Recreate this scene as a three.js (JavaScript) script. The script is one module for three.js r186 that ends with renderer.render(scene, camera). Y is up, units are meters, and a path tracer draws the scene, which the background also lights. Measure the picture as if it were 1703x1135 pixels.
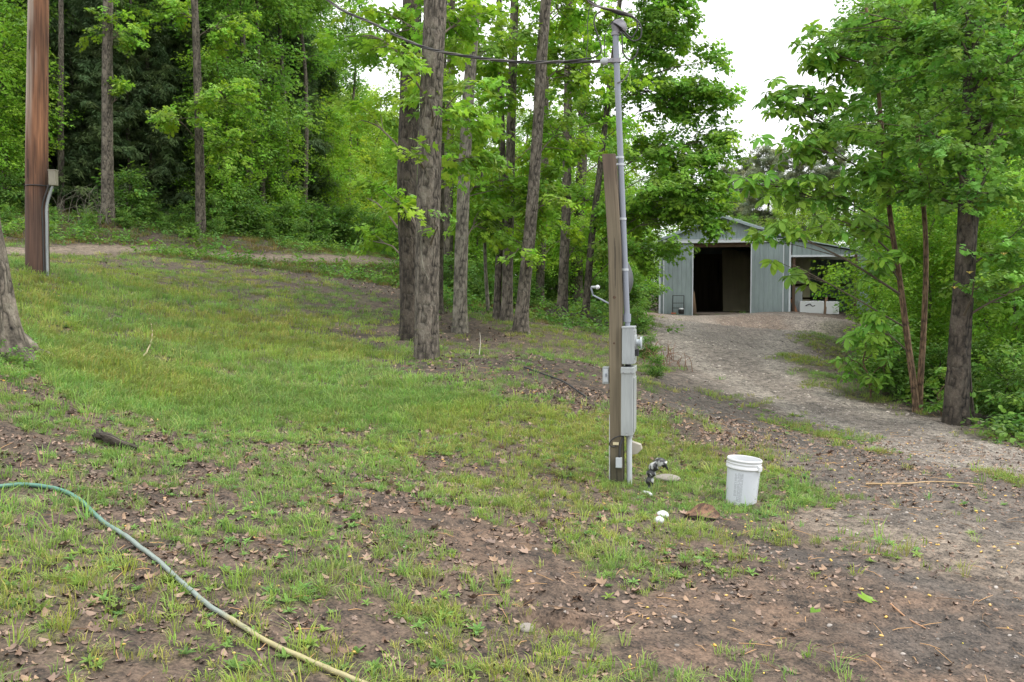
import * as THREE from 'three';
import { mergeGeometries } from 'three/addons/utils/BufferGeometryUtils.js';
import { RoundedBoxGeometry } from 'three/addons/geometries/RoundedBoxGeometry.js';

// ---------- camera, sky, sun, exposure ----------
const scene = new THREE.Scene();
const FPX = 1450, PW = 1703, PH = 1135, HORIZON = 500, EYE = 1.6;
const camera = new THREE.PerspectiveCamera(2 * Math.atan(PH / 2 / FPX) * 180 / Math.PI, PW / PH, 0.1, 600);
const PITCH = -Math.atan((PH / 2 - HORIZON) / FPX);
camera.position.set(0, EYE, 0);
camera.rotation.x = PITCH;
camera.updateMatrixWorld(true);
const renderer = new THREE.WebGLRenderer();
renderer.toneMapping = THREE.LinearToneMapping;
renderer.toneMappingExposure = 1.9;
renderer.shadowMap.enabled = true;
{ // bright even overcast, a little brighter overhead and around the veiled sun
  const w = 128, h = 64, d = new Float32Array(w * h * 4);
  const sd = new THREE.Vector3(0.62, 0.95, -0.12).normalize(), v = new THREE.Vector3();
  for (let j = 0; j < h; j++) for (let i = 0; i < w; i++) {
    const e = ((j + 0.5) / h - 0.5) * Math.PI, a = ((i + 0.5) / w - 0.5) * 2 * Math.PI;
    v.set(Math.cos(e) * Math.cos(a), Math.sin(e), Math.cos(e) * Math.sin(a));
    const g = e > 0 ? 0.95 + 0.35 * Math.sin(e) + 0.25 * Math.pow(Math.max(0, v.dot(sd)), 6) : 0.6;
    const o = (j * w + i) * 4;
    d[o] = g * 0.985; d[o + 1] = g * 1.0; d[o + 2] = g * 1.03; d[o + 3] = 1;
  }
  const t = new THREE.DataTexture(d, w, h, THREE.RGBAFormat, THREE.FloatType);
  t.mapping = THREE.EquirectangularReflectionMapping; t.magFilter = THREE.LinearFilter; t.needsUpdate = true;
  scene.background = t; scene.environment = t;
}
const sun = new THREE.DirectionalLight(new THREE.Color(1, 0.95, 0.86), 1.4);
sun.position.set(62, 95, -12); sun.target.position.set(0, 0, -12);
sun.castShadow = true; sun.shadow.radius = 24;
Object.assign(sun.shadow.camera, { left: -60, right: 60, top: 60, bottom: -60, near: 1, far: 260 });
scene.add(sun, sun.target);

// ---------- helpers ----------
const V = (x, y, z) => new THREE.Vector3(x, y, z);
let rngState = 7;
const seedTo = (s) => { rngState = s >>> 0; };
const R = () => { rngState = (rngState + 0x6d2b79f5) >>> 0; let t = Math.imul(rngState ^ (rngState >>> 15), 1 | rngState); t = (t + Math.imul(t ^ (t >>> 7), 61 | t)) ^ t; return ((t ^ (t >>> 14)) >>> 0) / 4294967296; };
const rr = (a, b) => a + (b - a) * R();
const clamp = THREE.MathUtils.clamp, lerp = THREE.MathUtils.lerp;
const sstep = (a, b, x) => { const t = clamp((x - a) / (b - a), 0, 1); return t * t * (3 - 2 * t); };
const h2 = (x, y) => { let n = Math.imul(x, 374761393) + Math.imul(y, 668265263); n = Math.imul(n ^ (n >>> 13), 1274126177); return ((n ^ (n >>> 16)) >>> 0) / 4294967296; };
function vnoise(x, y) {
  const xi = Math.floor(x), yi = Math.floor(y), fx = x - xi, fy = y - yi, u = fx * fx * (3 - 2 * fx), v = fy * fy * (3 - 2 * fy);
  return lerp(lerp(h2(xi, yi), h2(xi + 1, yi), u), lerp(h2(xi, yi + 1), h2(xi + 1, yi + 1), u), v);
}
const fbm = (x, y, o = 4) => { let s = 0, a = 0.5, n = 0; for (let i = 0; i < o; i++) { s += a * vnoise(x, y); n += a; a *= 0.5; x = x * 2.03 + 17.1; y = y * 2.03 + 5.7; } return s / n; };
// the same value noise on a torus, for tiling maps
function tnoise(x, y, p) {
  const xi = Math.floor(x), yi = Math.floor(y), fx = x - xi, fy = y - yi, u = fx * fx * (3 - 2 * fx), v = fy * fy * (3 - 2 * fy), m = (k, q) => ((k % q) + q) % q;
  const [px, py] = Array.isArray(p) ? p : [p, p];
  return lerp(lerp(h2(m(xi, px), m(yi, py)), h2(m(xi + 1, px), m(yi, py)), u), lerp(h2(m(xi, px), m(yi + 1, py)), h2(m(xi + 1, px), m(yi + 1, py)), u), v);
}
// a point on the ray through a place in the 1703 x 1135 photograph, d metres ahead
const cosP = Math.cos(PITCH), sinP = Math.sin(PITCH);
function rayDir(u, v) {
  const x = (u - PW / 2) / FPX, y = -(v - PH / 2) / FPX;
  return V(x, y * cosP + sinP, y * sinP - cosP);
}
function P(u, v, d) { const r = rayDir(u, v); return r.multiplyScalar(d / -r.z).add(camera.position); }

const counts = {};
function numbered(n) { counts[n] = (counts[n] ?? -1) + 1; return counts[n] ? n + '_' + String(counts[n]).padStart(3, '0') : n; }
function tag(o, label, category, group, kind) {
  if (label) o.userData.label = label;
  if (category) o.userData.category = category;
  if (group) o.userData.group = group;
  if (kind) o.userData.kind = kind;
  return o;
}
function thing(name, label, category, pos, group) {
  const g = new THREE.Group(); g.name = numbered(name);
  if (pos) g.position.copy(pos);
  scene.add(g);
  return tag(g, label, category, group);
}
function part(name, geo, mat, parent, label) {
  const m = new THREE.Mesh(geo, mat); m.name = name; m.castShadow = m.receiveShadow = true;
  if (label) m.userData.label = label;
  parent.add(m); return m;
}
function solo(name, geo, mat, label, category, group, kind) {
  const m = new THREE.Mesh(geo, mat); m.name = numbered(name); m.castShadow = m.receiveShadow = true; scene.add(m);
  return tag(m, label, category, group, kind);
}
function instances(name, geo, mat, list, parent, label) {
  const m = new THREE.InstancedMesh(geo, mat, list.length);
  m.name = parent === scene ? numbered(name) : name; m.userData.kind = 'stuff'; m.castShadow = m.receiveShadow = true;
  if (label) m.userData.label = label;
  const M = new THREE.Matrix4(), c = new THREE.Color();
  list.forEach((it, i) => { m.setMatrixAt(i, it.m || M.compose(it.p, it.q, it.s)); if (it.c) m.setColorAt(i, c.setRGB(it.c[0], it.c[1], it.c[2])); });
  parent.add(m); return m;
}
const merged = (list) => mergeGeometries(list.map((g) => { const q = g.index ? g.toNonIndexed() : g; for (const k of Object.keys(q.attributes)) if (!['position', 'normal', 'uv'].includes(k)) q.deleteAttribute(k); return q; }));
function box(w, h, d, x = 0, y = 0, z = 0, r = 0.004) { const g = r ? new RoundedBoxGeometry(w, h, d, 2, Math.min(r, w / 2.2, h / 2.2, d / 2.2)) : new THREE.BoxGeometry(w, h, d); g.translate(x, y, z); return g; }
function cyl(r0, r1, h, x, y, z, seg = 20, axis = 'y') { const g = new THREE.CylinderGeometry(r1, r0, h, seg); if (axis === 'x') g.rotateZ(-Math.PI / 2); if (axis === 'z') g.rotateX(Math.PI / 2); g.translate(x, y, z); return g; }

// a round tapered tube along points; rough(angle, s) scales the radius; uv in metres
function tube(pts, radii, radial = 8, rough, caps = true) {
  const n = pts.length, pos = [], uv = [], idx = [], T = V(), N = V(), B = V();
  let prev = null, s = 0;
  for (let i = 0; i < n; i++) {
    T.copy(pts[Math.min(i + 1, n - 1)]).sub(pts[Math.max(i - 1, 0)]).normalize();
    if (!prev) { N.set(Math.abs(T.x) > 0.9 ? 0 : 1, 0, Math.abs(T.x) > 0.9 ? 1 : 0); } else N.copy(prev);
    N.addScaledVector(T, -N.dot(T)).normalize(); prev = N.clone(); B.crossVectors(T, N);
    if (i) s += pts[i].distanceTo(pts[i - 1]);
    for (let k = 0; k <= radial; k++) {
      const a = (k % radial) / radial * Math.PI * 2, r = radii[i] * (rough ? rough(a, s, i) : 1), c = Math.cos(a) * r, d = Math.sin(a) * r;
      pos.push(pts[i].x + N.x * c + B.x * d, pts[i].y + N.y * c + B.y * d, pts[i].z + N.z * c + B.z * d);
      uv.push(k / radial * Math.max(1, Math.round(radii[0] * 6.283 / 0.5)) * 0.5, s);
    }
  }
  const w = radial + 1;
  for (let i = 0; i < n - 1; i++) for (let k = 0; k < radial; k++) { const a = i * w + k; idx.push(a, a + 1, a + w, a + 1, a + w + 1, a + w); }
  if (caps) for (const e of [0, n - 1]) {
    const c = pos.length / 3; pos.push(pts[e].x, pts[e].y, pts[e].z); uv.push(0, 0);
    for (let k = 0; k < radial; k++) e ? idx.push(e * w + k, e * w + k + 1, c) : idx.push(k + 1, k, c);
  }
  const g = new THREE.BufferGeometry();
  g.setAttribute('position', new THREE.Float32BufferAttribute(pos, 3)); g.setAttribute('uv', new THREE.Float32BufferAttribute(uv, 2)); g.setIndex(idx);
  g.computeVertexNormals();
  // close the seam in the normals
  const nm = g.attributes.normal;
  for (let i = 0; i < n; i++) { const a = i * w, b = a + radial, x = nm.getX(a) + nm.getX(b), y = nm.getY(a) + nm.getY(b), z = nm.getZ(a) + nm.getZ(b), l = Math.hypot(x, y, z) || 1; nm.setXYZ(a, x / l, y / l, z / l); nm.setXYZ(b, x / l, y / l, z / l); }
  return g;
}
const curvePts = (list, n) => new THREE.CatmullRomCurve3(list).getSpacedPoints(n);
const ramp = (a, b, n, p = 1) => Array.from({ length: n }, (_, i) => lerp(a, b, Math.pow(i / (n - 1), p)));

// ---------- textures ----------
function dataTex(w, h, f, srgb) {
  const d = new Uint8Array(w * h * 4);
  for (let j = 0; j < h; j++) for (let i = 0; i < w; i++) { const c = f(i, j), o = (j * w + i) * 4; d[o] = clamp(c[0] * 255, 0, 255); d[o + 1] = clamp(c[1] * 255, 0, 255); d[o + 2] = clamp(c[2] * 255, 0, 255); d[o + 3] = 255; }
  const t = new THREE.DataTexture(d, w, h); t.wrapS = t.wrapT = THREE.RepeatWrapping; t.magFilter = THREE.LinearFilter; t.minFilter = THREE.LinearMipmapLinearFilter; t.generateMipmaps = true;
  if (srgb) t.colorSpace = THREE.SRGBColorSpace; t.needsUpdate = true; return t;
}
const tf = (x, y, p, o) => { let s = 0, a = 0.5, n = 0; for (let i = 0; i < o; i++) { s += a * tnoise(x, y, p); n += a; a *= 0.55; x *= 2; y *= 2; p = Array.isArray(p) ? [p[0] * 2, p[1] * 2] : p * 2; } return s / n; };
// ground grain: neutral speckle of crumbs and bits, multiplies the vertex colour; tile 1.4 m
const grainH = new Float32Array(1024 * 1024);
for (let j = 0; j < 1024; j++) for (let i = 0; i < 1024; i++) { const x = i / 1024, y = j / 1024; grainH[j * 1024 + i] = 0.55 * tf(x * 24, y * 24, 24, 4) + 0.45 * tf(x * 128, y * 128, 128, 2); }
const groundMap = dataTex(1024, 1024, (i, j) => { const g = grainH[j * 1024 + i], s = h2(i >> 1, (j >> 1) + 999), k = clamp(0.42 + (g - 0.5) * 1.5 + (s > 0.965 ? 0.3 : 0) - (s < 0.05 ? 0.16 : 0), 0.08, 1); return [k, k * 0.985, k * 0.96]; });
const groundBump = dataTex(1024, 1024, (i, j) => { const g = grainH[j * 1024 + i]; return [g, g, g]; });
// bark: long furrows between plates; tile 0.5 x 1 m
function barkHeight(x, y, k) {
  const wob = (tf(x * 4, y * 5, [4, 5], 3) - 0.5) * 0.16, n1 = tnoise((x + wob) * k + 64 * 0, y * 7, [k, 7]), n2 = tf((x + wob) * k * 2, y * 18, [k * 2, 18], 3);
  const ridge = Math.abs(n1 - 0.5) * 2;
  return clamp(0.25 + 0.6 * Math.pow(ridge, 0.7) * (0.6 + 0.8 * n2) + 0.2 * (n2 - 0.5), 0, 1);
}
const barkH = new Float32Array(512 * 1024);
for (let j = 0; j < 1024; j++) for (let i = 0; i < 512; i++) barkH[j * 512 + i] = barkHeight(i / 512, j / 1024, 9);
const barkBump = dataTex(512, 1024, (i, j) => { const g = barkH[j * 512 + i]; return [g, g, g]; });
const barkMap = dataTex(512, 1024, (i, j) => {
  const g = barkH[j * 512 + i], l = tf(i / 512 * 6, j / 1024 * 12, [6, 12], 4), s = tf(i / 512 * 40, j / 1024 * 80, [40, 80], 2), lich = sstep(0.60, 0.68, l) * (0.5 + 0.5 * s);
  const k = 0.04 + 1.05 * Math.pow(g, 1.3) + 0.3 * (s - 0.5) + 0.5 * (l - 0.5);
  return [lerp(k, 0.95, lich * 0.5), lerp(k * 0.95, 0.98, lich * 0.5), lerp(k * 0.88, 0.92, lich * 0.5)];
});
[barkMap, barkBump].forEach((t) => t.repeat.set(2, 1));
// weathered pole wood: fine vertical grain with checks; tile 0.5 x 2 m
const woodMap = dataTex(512, 1024, (i, j) => {
  const x = i / 512, y = j / 1024, g = tf(x * 60, y * 5, [60, 5], 3), big = tf(x * 5, y * 3, [5, 3], 3), chk = tnoise(x * 34, y * 3, [34, 3]) > 0.86 ? 0.45 : 1;
  const k = (0.55 + 0.5 * (g - 0.5) + 0.5 * (big - 0.5)) * chk; return [k, k * 0.97, k * 0.94];
});
woodMap.repeat.set(2, 0.5);
const grimeMap = dataTex(512, 512, (i, j) => { const x = i / 512, y = j / 512, n = tf(x * 6, y * 3, [6, 3], 5), s = tnoise(x * 90, y * 8, [90, 8]), k = 0.78 + 0.3 * (n - 0.5) + 0.1 * (s - 0.5); return [k, k * 0.995, k * 0.985]; });

// ---------- materials ----------
const C = (r, g, b) => new THREE.Color().setRGB(r, g, b);
const std = (c, o = {}) => new THREE.MeshStandardMaterial({ color: C(...c), roughness: 0.8, ...o });
const leafy = (c, t = 0.45, o = {}) => new THREE.MeshPhysicalMaterial({ color: C(...c), roughness: 1, transmission: t, thickness: 0, side: THREE.DoubleSide, clearcoat: 0.06, clearcoatRoughness: 0.35, specularIntensity: 0.4, ...o });
const M = {
  leafMaple: leafy([0.24, 0.425, 0.032], 0.5), leafBroad: leafy([0.165, 0.325, 0.036], 0.48), leafMag: leafy([0.21, 0.4, 0.045], 0.42, { clearcoat: 0.2 }),
  leafPoplar: leafy([0.18, 0.36, 0.045], 0.47), leafPale: leafy([0.3, 0.47, 0.042], 0.52), cedar: leafy([0.1, 0.158, 0.055], 0.3, { clearcoat: 0 }), pine: leafy([0.26, 0.3, 0.18], 0.35, { clearcoat: 0 }),
  grass: leafy([0.265, 0.36, 0.08], 0.42), weed: leafy([0.185, 0.315, 0.07], 0.4), dry: leafy([0.3, 0.22, 0.13], 0.3, { clearcoat: 0 }), litter: std([0.19, 0.145, 0.115], { side: THREE.DoubleSide, roughness: 0.75 }),
  bark: std([0.235, 0.21, 0.18], { map: barkMap, bumpMap: barkBump, bumpScale: 0.035, roughness: 0.95 }),
  barkDark: std([0.115, 0.098, 0.08], { map: barkMap, bumpMap: barkBump, bumpScale: 0.035, roughness: 0.95 }),
  barkBrown: std([0.2, 0.178, 0.148], { map: barkMap, bumpMap: barkBump, bumpScale: 0.035, roughness: 0.95 }),
  barkRed: std([0.3, 0.2, 0.13], { map: barkMap, bumpMap: barkBump, bumpScale: 0.004, roughness: 0.9 }),
  barkPale: std([0.28, 0.265, 0.225], { map: barkMap, bumpMap: barkBump, bumpScale: 0.006, roughness: 0.9 }),
  twig: std([0.12, 0.095, 0.07], { roughness: 0.9 }),
  poleWood: std([1, 1, 1], { map: woodMap, bumpMap: woodMap, bumpScale: 0.004, vertexColors: true, roughness: 0.85 }),
  pvc: std([0.22, 0.24, 0.28], { roughness: 0.5 }), pvcPale: std([0.45, 0.48, 0.5], { roughness: 0.5 }), galv: std([0.4, 0.43, 0.44], { roughness: 0.5, map: grimeMap }), enamel: std([0.42, 0.45, 0.45], { roughness: 0.42, map: grimeMap }),
  beige: std([0.5, 0.46, 0.38], { roughness: 0.55, map: grimeMap }), dark: std([0.02, 0.02, 0.022], { roughness: 0.6 }), cable: std([0.035, 0.033, 0.033], { roughness: 0.55 }), cableGrey: std([0.13, 0.12, 0.11], { roughness: 0.6 }),
  castGrey: std([0.26, 0.25, 0.27], { roughness: 0.55, metalness: 0.3 }), white: std([0.62, 0.63, 0.64], { roughness: 0.45 }), stone: std([0.3, 0.27, 0.24], { roughness: 0.9, map: grimeMap }), barn: std([0.33, 0.4, 0.415], { roughness: 0.55, map: grimeMap }),
  barnRoof: std([0.3, 0.36, 0.38], { roughness: 0.5 }), trim: std([0.62, 0.65, 0.7], { roughness: 0.5 }), board: std([0.28, 0.18, 0.11], { roughness: 0.85, map: woodMap }), timber: std([0.16, 0.1, 0.065], { roughness: 0.9, map: woodMap }),
};

// ---------- terrain ----------
const ctrl = [];
for (const [u, v, d] of [
  [0, 1135, 3.0], [400, 1135, 3.3], [850, 1135, 3.6], [1250, 1135, 3.75], [1703, 1135, 3.85], [0, 960, 3.9], [420, 960, 4.35], [850, 960, 4.9], [1300, 960, 5.2], [1703, 960, 5.35],
  [0, 800, 5.3], [400, 800, 6.0], [700, 800, 6.9], [1027, 800, 7.63], [1233, 834, 7.42], [1480, 800, 8.1], [1703, 800, 8.3], [0, 620, 7.4], [300, 700, 8.0], [560, 700, 8.8], [300, 600, 10.5], [300, 520, 14.5], [300, 450, 20], [300, 425, 23.2],
  [60, 452, 14], [0, 422, 19], [60, 416, 21], [300, 419, 25.5], [20, 365, 25.5], [100, 370, 26], [180, 370, 26.5], [330, 386, 28.5], [500, 405, 33], [600, 420, 36], [655, 431, 33], [560, 440, 27], [700, 597, 13], [560, 600, 12], [660, 500, 20], [665, 445, 29],
  [765, 555, 17], [850, 548, 17.5], [930, 535, 22], [980, 526, 24], [850, 500, 27], [850, 480, 38], [900, 650, 10.5], [980, 610, 12.6], [1070, 650, 12.2], [1170, 600, 18], [1130, 650, 13.5], [1200, 560, 27], [1200, 532, 41], [1150, 525, 45.2], [1430, 530, 45.5], [1060, 517, 45],
  [1045, 545, 22], [1330, 590, 18.5], [1400, 562, 30], [1500, 690, 13.2], [1600, 706, 12.3], [1703, 762, 10], [1380, 720, 11.4], [1390, 539, 38], [1300, 533, 40], [1430, 536, 42], [1330, 529, 46],
]) ctrl.push(P(u, v, d).toArray());
ctrl.push([10.2, -0.75, -14.5], [12, -2.2, -18], [16, -3, -25], [10, -1.2, -24], [13, -1.6, -35], [18, -0.6, -46], [8.5, -0.5, -5], [12, -1.3, -8], [0, 3, -70], [-30, 6.2, -40], [-30, 5.2, -20], [-20, 2.7, -5], [-8, 0.95, 0], [-6, 0.4, 5], [0, -0.1, 5], [8, -0.4, 5],
  [0, 4, -105], [30, 3, -105], [10, 1.6, -62], [-50, 8, -80], [60, -1, -60], [-60, 5, 0], [30, -2.5, -10], [60, 1, -105], [-20, 5.2, -34], [-10, 4.4, -44]);
const tps = (() => {
  const n = ctrl.length, N = n + 3, A = Array.from({ length: N }, () => new Float64Array(N + 1)), U = (r2) => (r2 < 1e-9 ? 0 : 0.5 * r2 * Math.log(r2));
  for (let i = 0; i < n; i++) {
    for (let j = 0; j < n; j++) A[i][j] = U((ctrl[i][0] - ctrl[j][0]) ** 2 + (ctrl[i][2] - ctrl[j][2]) ** 2);
    A[i][i] += 0.15;
    A[i][n] = A[n][i] = 1; A[i][n + 1] = A[n + 1][i] = ctrl[i][0]; A[i][n + 2] = A[n + 2][i] = ctrl[i][2]; A[i][N] = ctrl[i][1];
  }
  for (let c = 0; c < N; c++) {
    let p = c; for (let r = c + 1; r < N; r++) if (Math.abs(A[r][c]) > Math.abs(A[p][c])) p = r;
    [A[c], A[p]] = [A[p], A[c]];
    for (let r = 0; r < N; r++) if (r !== c) { const f = A[r][c] / A[c][c]; if (f) for (let k = c; k <= N; k++) A[r][k] -= f * A[c][k]; }
  }
  const w = A.map((row, i) => row[N] / row[i]);
  return (x, z) => {
    x = clamp(x, -70, 70); z = clamp(z, -115, 8);
    let s = w[n] + w[n + 1] * x + w[n + 2] * z;
    for (let i = 0; i < n; i++) { const r2 = (ctrl[i][0] - x) ** 2 + (ctrl[i][2] - z) ** 2; if (r2 > 1e-9) s += w[i] * 0.5 * r2 * Math.log(r2); }
    return s;
  };
})();
// where the ray through a place in the photograph meets the smooth ground
function ground(u, v) {
  const r = rayDir(u, v); r.multiplyScalar(1 / -r.z);
  let d = 1.5, step = 0.05;
  for (; d < 120; d += step, step = 0.05 + d * 0.004) if (EYE + r.y * d < tps(r.x * d, -d)) break;
  let a = d - step, b = d;
  for (let i = 0; i < 24; i++) { const m = (a + b) / 2; EYE + r.y * m < tps(r.x * m, -m) ? (b = m) : (a = m); }
  return V(r.x * b, tps(r.x * b, -b), -b);
}
const line = (list) => list.map(([u, v, r]) => { const p = ground(u, v); return [p.x, p.z, r]; });
const gravelLine = [...line([[1250, 531, 5], [1215, 552, 2.8], [1205, 580, 1.9], [1235, 615, 1.25], [1330, 660, 1.1], [1480, 712, 1.15], [1640, 765, 1.1]]), [9.5, -8, 1.3]];
const apron = line([[1060, 519, 2.5], [1180, 531, 3.2], [1400, 534, 3.2]]);
const dampLine = [...line([[1150, 635, 0.7], [1190, 690, 0.8], [1330, 740, 0.85], [1480, 785, 0.95], [1600, 835, 1.0]]), [6, -6, 1.3]];
const bareLine = [...line([[1120, 1075, 0.2], [1210, 985, 0.3], [1350, 1010, 0.55], [1500, 1040, 0.6], [1680, 1060, 0.65]]), [2.9, -3.3, 0.7]];
const sandLine = line([[1420, 870, 0.4], [1540, 890, 0.65], [1700, 930, 0.9]]);
const stripLine = line([[600, 820, 0.12], [700, 855, 0.26], [800, 890, 0.32], [890, 960, 0.34], [960, 1010, 0.3], [1080, 1020, 0.25]]);
const roadLine = [[-40, -22, 1], ...line([[-60, 415, 0.7], [60, 417, 0.7], [300, 422, 0.7], [450, 429, 0.55]]), ...line([[560, 431, 0.7], [660, 435, 0.9]])];
const wetLine = line([[1195, 690, 0.22], [1300, 728, 0.3], [1400, 752, 0.3], [1490, 768, 0.22]]), wetLine2 = line([[1250, 905, 0.1], [1330, 925, 0.2], [1450, 945, 0.15], [1700, 1010, 0.25]]), wetLine3 = line([[1520, 1075, 0.2], [1620, 1060, 0.3], [1720, 1085, 0.3]]);
const islands = line([[1235, 662, 0.8], [1330, 690, 0.25], [1480, 968, 0.12], [1650, 990, 0.14]]);
const lushLine = line([[80, 500, 3], [260, 520, 3.4], [420, 560, 2.6], [250, 620, 1.6], [520, 640, 1.5], [650, 660, 1.1]]);
const litterSpots = line([[640, 570, 1.3], [720, 610, 0.9], [750, 560, 1.2], [560, 460, 2.6], [640, 480, 2.2], [860, 600, 1.2], [1150, 690, 0.7], [1000, 660, 0.8], [1180, 720, 0.6], [40, 740, 0.25]]);
function along(pl, x, z) { // signed distance to a polyline of varying half width, over that width
  let best = 9;
  for (let i = 0; i < pl.length - 1; i++) {
    const [ax, az, ar] = pl[i], [bx, bz, br] = pl[i + 1], dx = bx - ax, dz = bz - az, t = clamp(((x - ax) * dx + (z - az) * dz) / (dx * dx + dz * dz), 0, 1);
    const e = Math.hypot(x - ax - dx * t, z - az - dz * t) / lerp(ar, br, t); if (e < best) best = e;
  }
  return best;
}
const spots = (sp, x, z) => { let m = 0; for (const [a, b, r] of sp) m = Math.max(m, 1 - Math.hypot(x - a, z - b) / (1.4 * r)); return clamp(m * 1.6, 0, 1); };
const edge = [[1760, 800], [1703, 772], [1600, 714], [1495, 690], [1445, 625], [1405, 565], [1425, 536]].map(([u, v]) => ground(u, v)).map((p) => [p.z, p.x]);
function edgeX(z) { if (z > edge[0][0]) return edge[0][1] + (z - edge[0][0]) * 0.3; for (let i = 0; i < edge.length - 1; i++) if (z <= edge[i][0] && z >= edge[i + 1][0]) return lerp(edge[i][1], edge[i + 1][1], (z - edge[i][0]) / (edge[i + 1][0] - edge[i][0])); return edge[edge.length - 1][1]; }
const verge = line([[1350, 600, 0.8], [1385, 572, 1.3], [1400, 645, 0.7], [1440, 660, 0.5], [1365, 625, 0.6], [1400, 548, 1.2]]);
function cover(x, z) {
  const n = (fbm(x * 0.9, z * 0.9, 4) - 0.5) * 1.1, n2 = fbm(x * 3.1 + 40, z * 3.1, 3) - 0.5, w = (e, soft = 0.45) => 1 - sstep(1 - soft, 1 + soft, e + n * 0.9 + n2 * 0.5);
  const gravel = Math.max(w(along(gravelLine, x, z)), z < -30 ? w(along(apron, x, z)) : 0), road = w(along(roadLine, x, z), 0.3), damp = w(along(dampLine, x, z));
  const bare = Math.max(w(along(bareLine, x, z), 0.6), w(along(stripLine, x, z), 0.6)), sand = w(along(sandLine, x, z), 0.7), isl = spots(islands, x, z), wet = Math.max(w(along(wetLine, x, z), 0.8), w(along(wetLine2, x, z), 0.8), w(along(wetLine3, x, z), 0.8)), lush = 1 - sstep(0.5, 1.6, along(lushLine, x, z) + n * 0.5), lit = spots(litterSpots, x, z);
  const nr = sstep(-9.5, -6, z), n3 = fbm(x * 8 + 11, z * 8 + 5, 3) - 0.5; let g = lerp(0.5, 0.42, nr) + 0.55 * lush + n * lerp(0.95, 0.55, nr) + n2 * lerp(0.8, 0.9, nr) + n3 * 1.1 - 0.55 * lit;
  g *= 1 - 0.75 * sstep(0.9, 1.7, x + n * 0.6) * sstep(-6.2, -5.4, z + n * 0.5); g *= (1 - wet) * (1 - gravel * (1 - 0.7 * isl)) * (1 - road) * (1 - damp * 0.9 * (1 - isl)) * (1 - bare * 0.93) * (1 - sand * 0.9 * (1 - isl));
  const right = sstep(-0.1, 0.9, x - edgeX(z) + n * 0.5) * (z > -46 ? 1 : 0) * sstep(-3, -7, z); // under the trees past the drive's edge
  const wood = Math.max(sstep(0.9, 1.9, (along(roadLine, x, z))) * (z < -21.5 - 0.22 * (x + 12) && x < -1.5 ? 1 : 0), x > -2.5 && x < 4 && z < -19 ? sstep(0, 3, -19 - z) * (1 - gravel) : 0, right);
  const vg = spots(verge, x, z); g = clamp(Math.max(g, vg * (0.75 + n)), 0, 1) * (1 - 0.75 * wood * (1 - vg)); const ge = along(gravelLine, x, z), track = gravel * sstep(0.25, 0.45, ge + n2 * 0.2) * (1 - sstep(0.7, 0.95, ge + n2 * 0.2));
  return { g, wet, track, gravel: gravel * (1 - vg), road, damp, bare, sand, lit, lush, wood, right, n, n2 };
}
const holeAt = ground(915, 1040), moundAt = ground(930, 985), moundB = ground(760, 965), rutAt = ground(1400, 1010);
function micro(x, z) {
  let m = (fbm(x * 2.2, z * 2.2, 3) - 0.5) * 0.05 + (fbm(x * 9, z * 9, 3) - 0.5) * 0.028 + (vnoise(x * 34, z * 34) - 0.5) * 0.008;
  const hump = (p, rx, rz, h) => { const e = ((x - p.x) / rx) ** 2 + ((z - p.z) / rz) ** 2; return e < 6 ? h * Math.exp(-e) * (0.6 + 0.8 * fbm(x * 14, z * 14, 3)) : 0; };
  m += hump(moundAt, 0.16, 0.12, 0.05) + hump(moundB, 0.1, 0.07, 0.05) - hump(holeAt, 0.2, 0.07, 0.07) + hump(V(holeAt.x + 0.02, 0, holeAt.z - 0.1), 0.24, 0.06, 0.05);
  const e = ((x - rutAt.x) / 0.7) ** 2 + ((z - rutAt.z) / 0.35) ** 2;
  if (e < 4) m += 0.012 * Math.exp(-e) * Math.sin((z * 0.95 + x * 0.3) * 70 + vnoise(x * 6, z * 6) * 4);
  return m;
}
const H = (x, z) => tps(x, z) + micro(x, z);
const G = (x, z) => V(x, H(x, z), z);
const atGround = (u, v, dy = 0) => { const p = ground(u, v); p.y = H(p.x, p.z) + dy; return p; };

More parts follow.
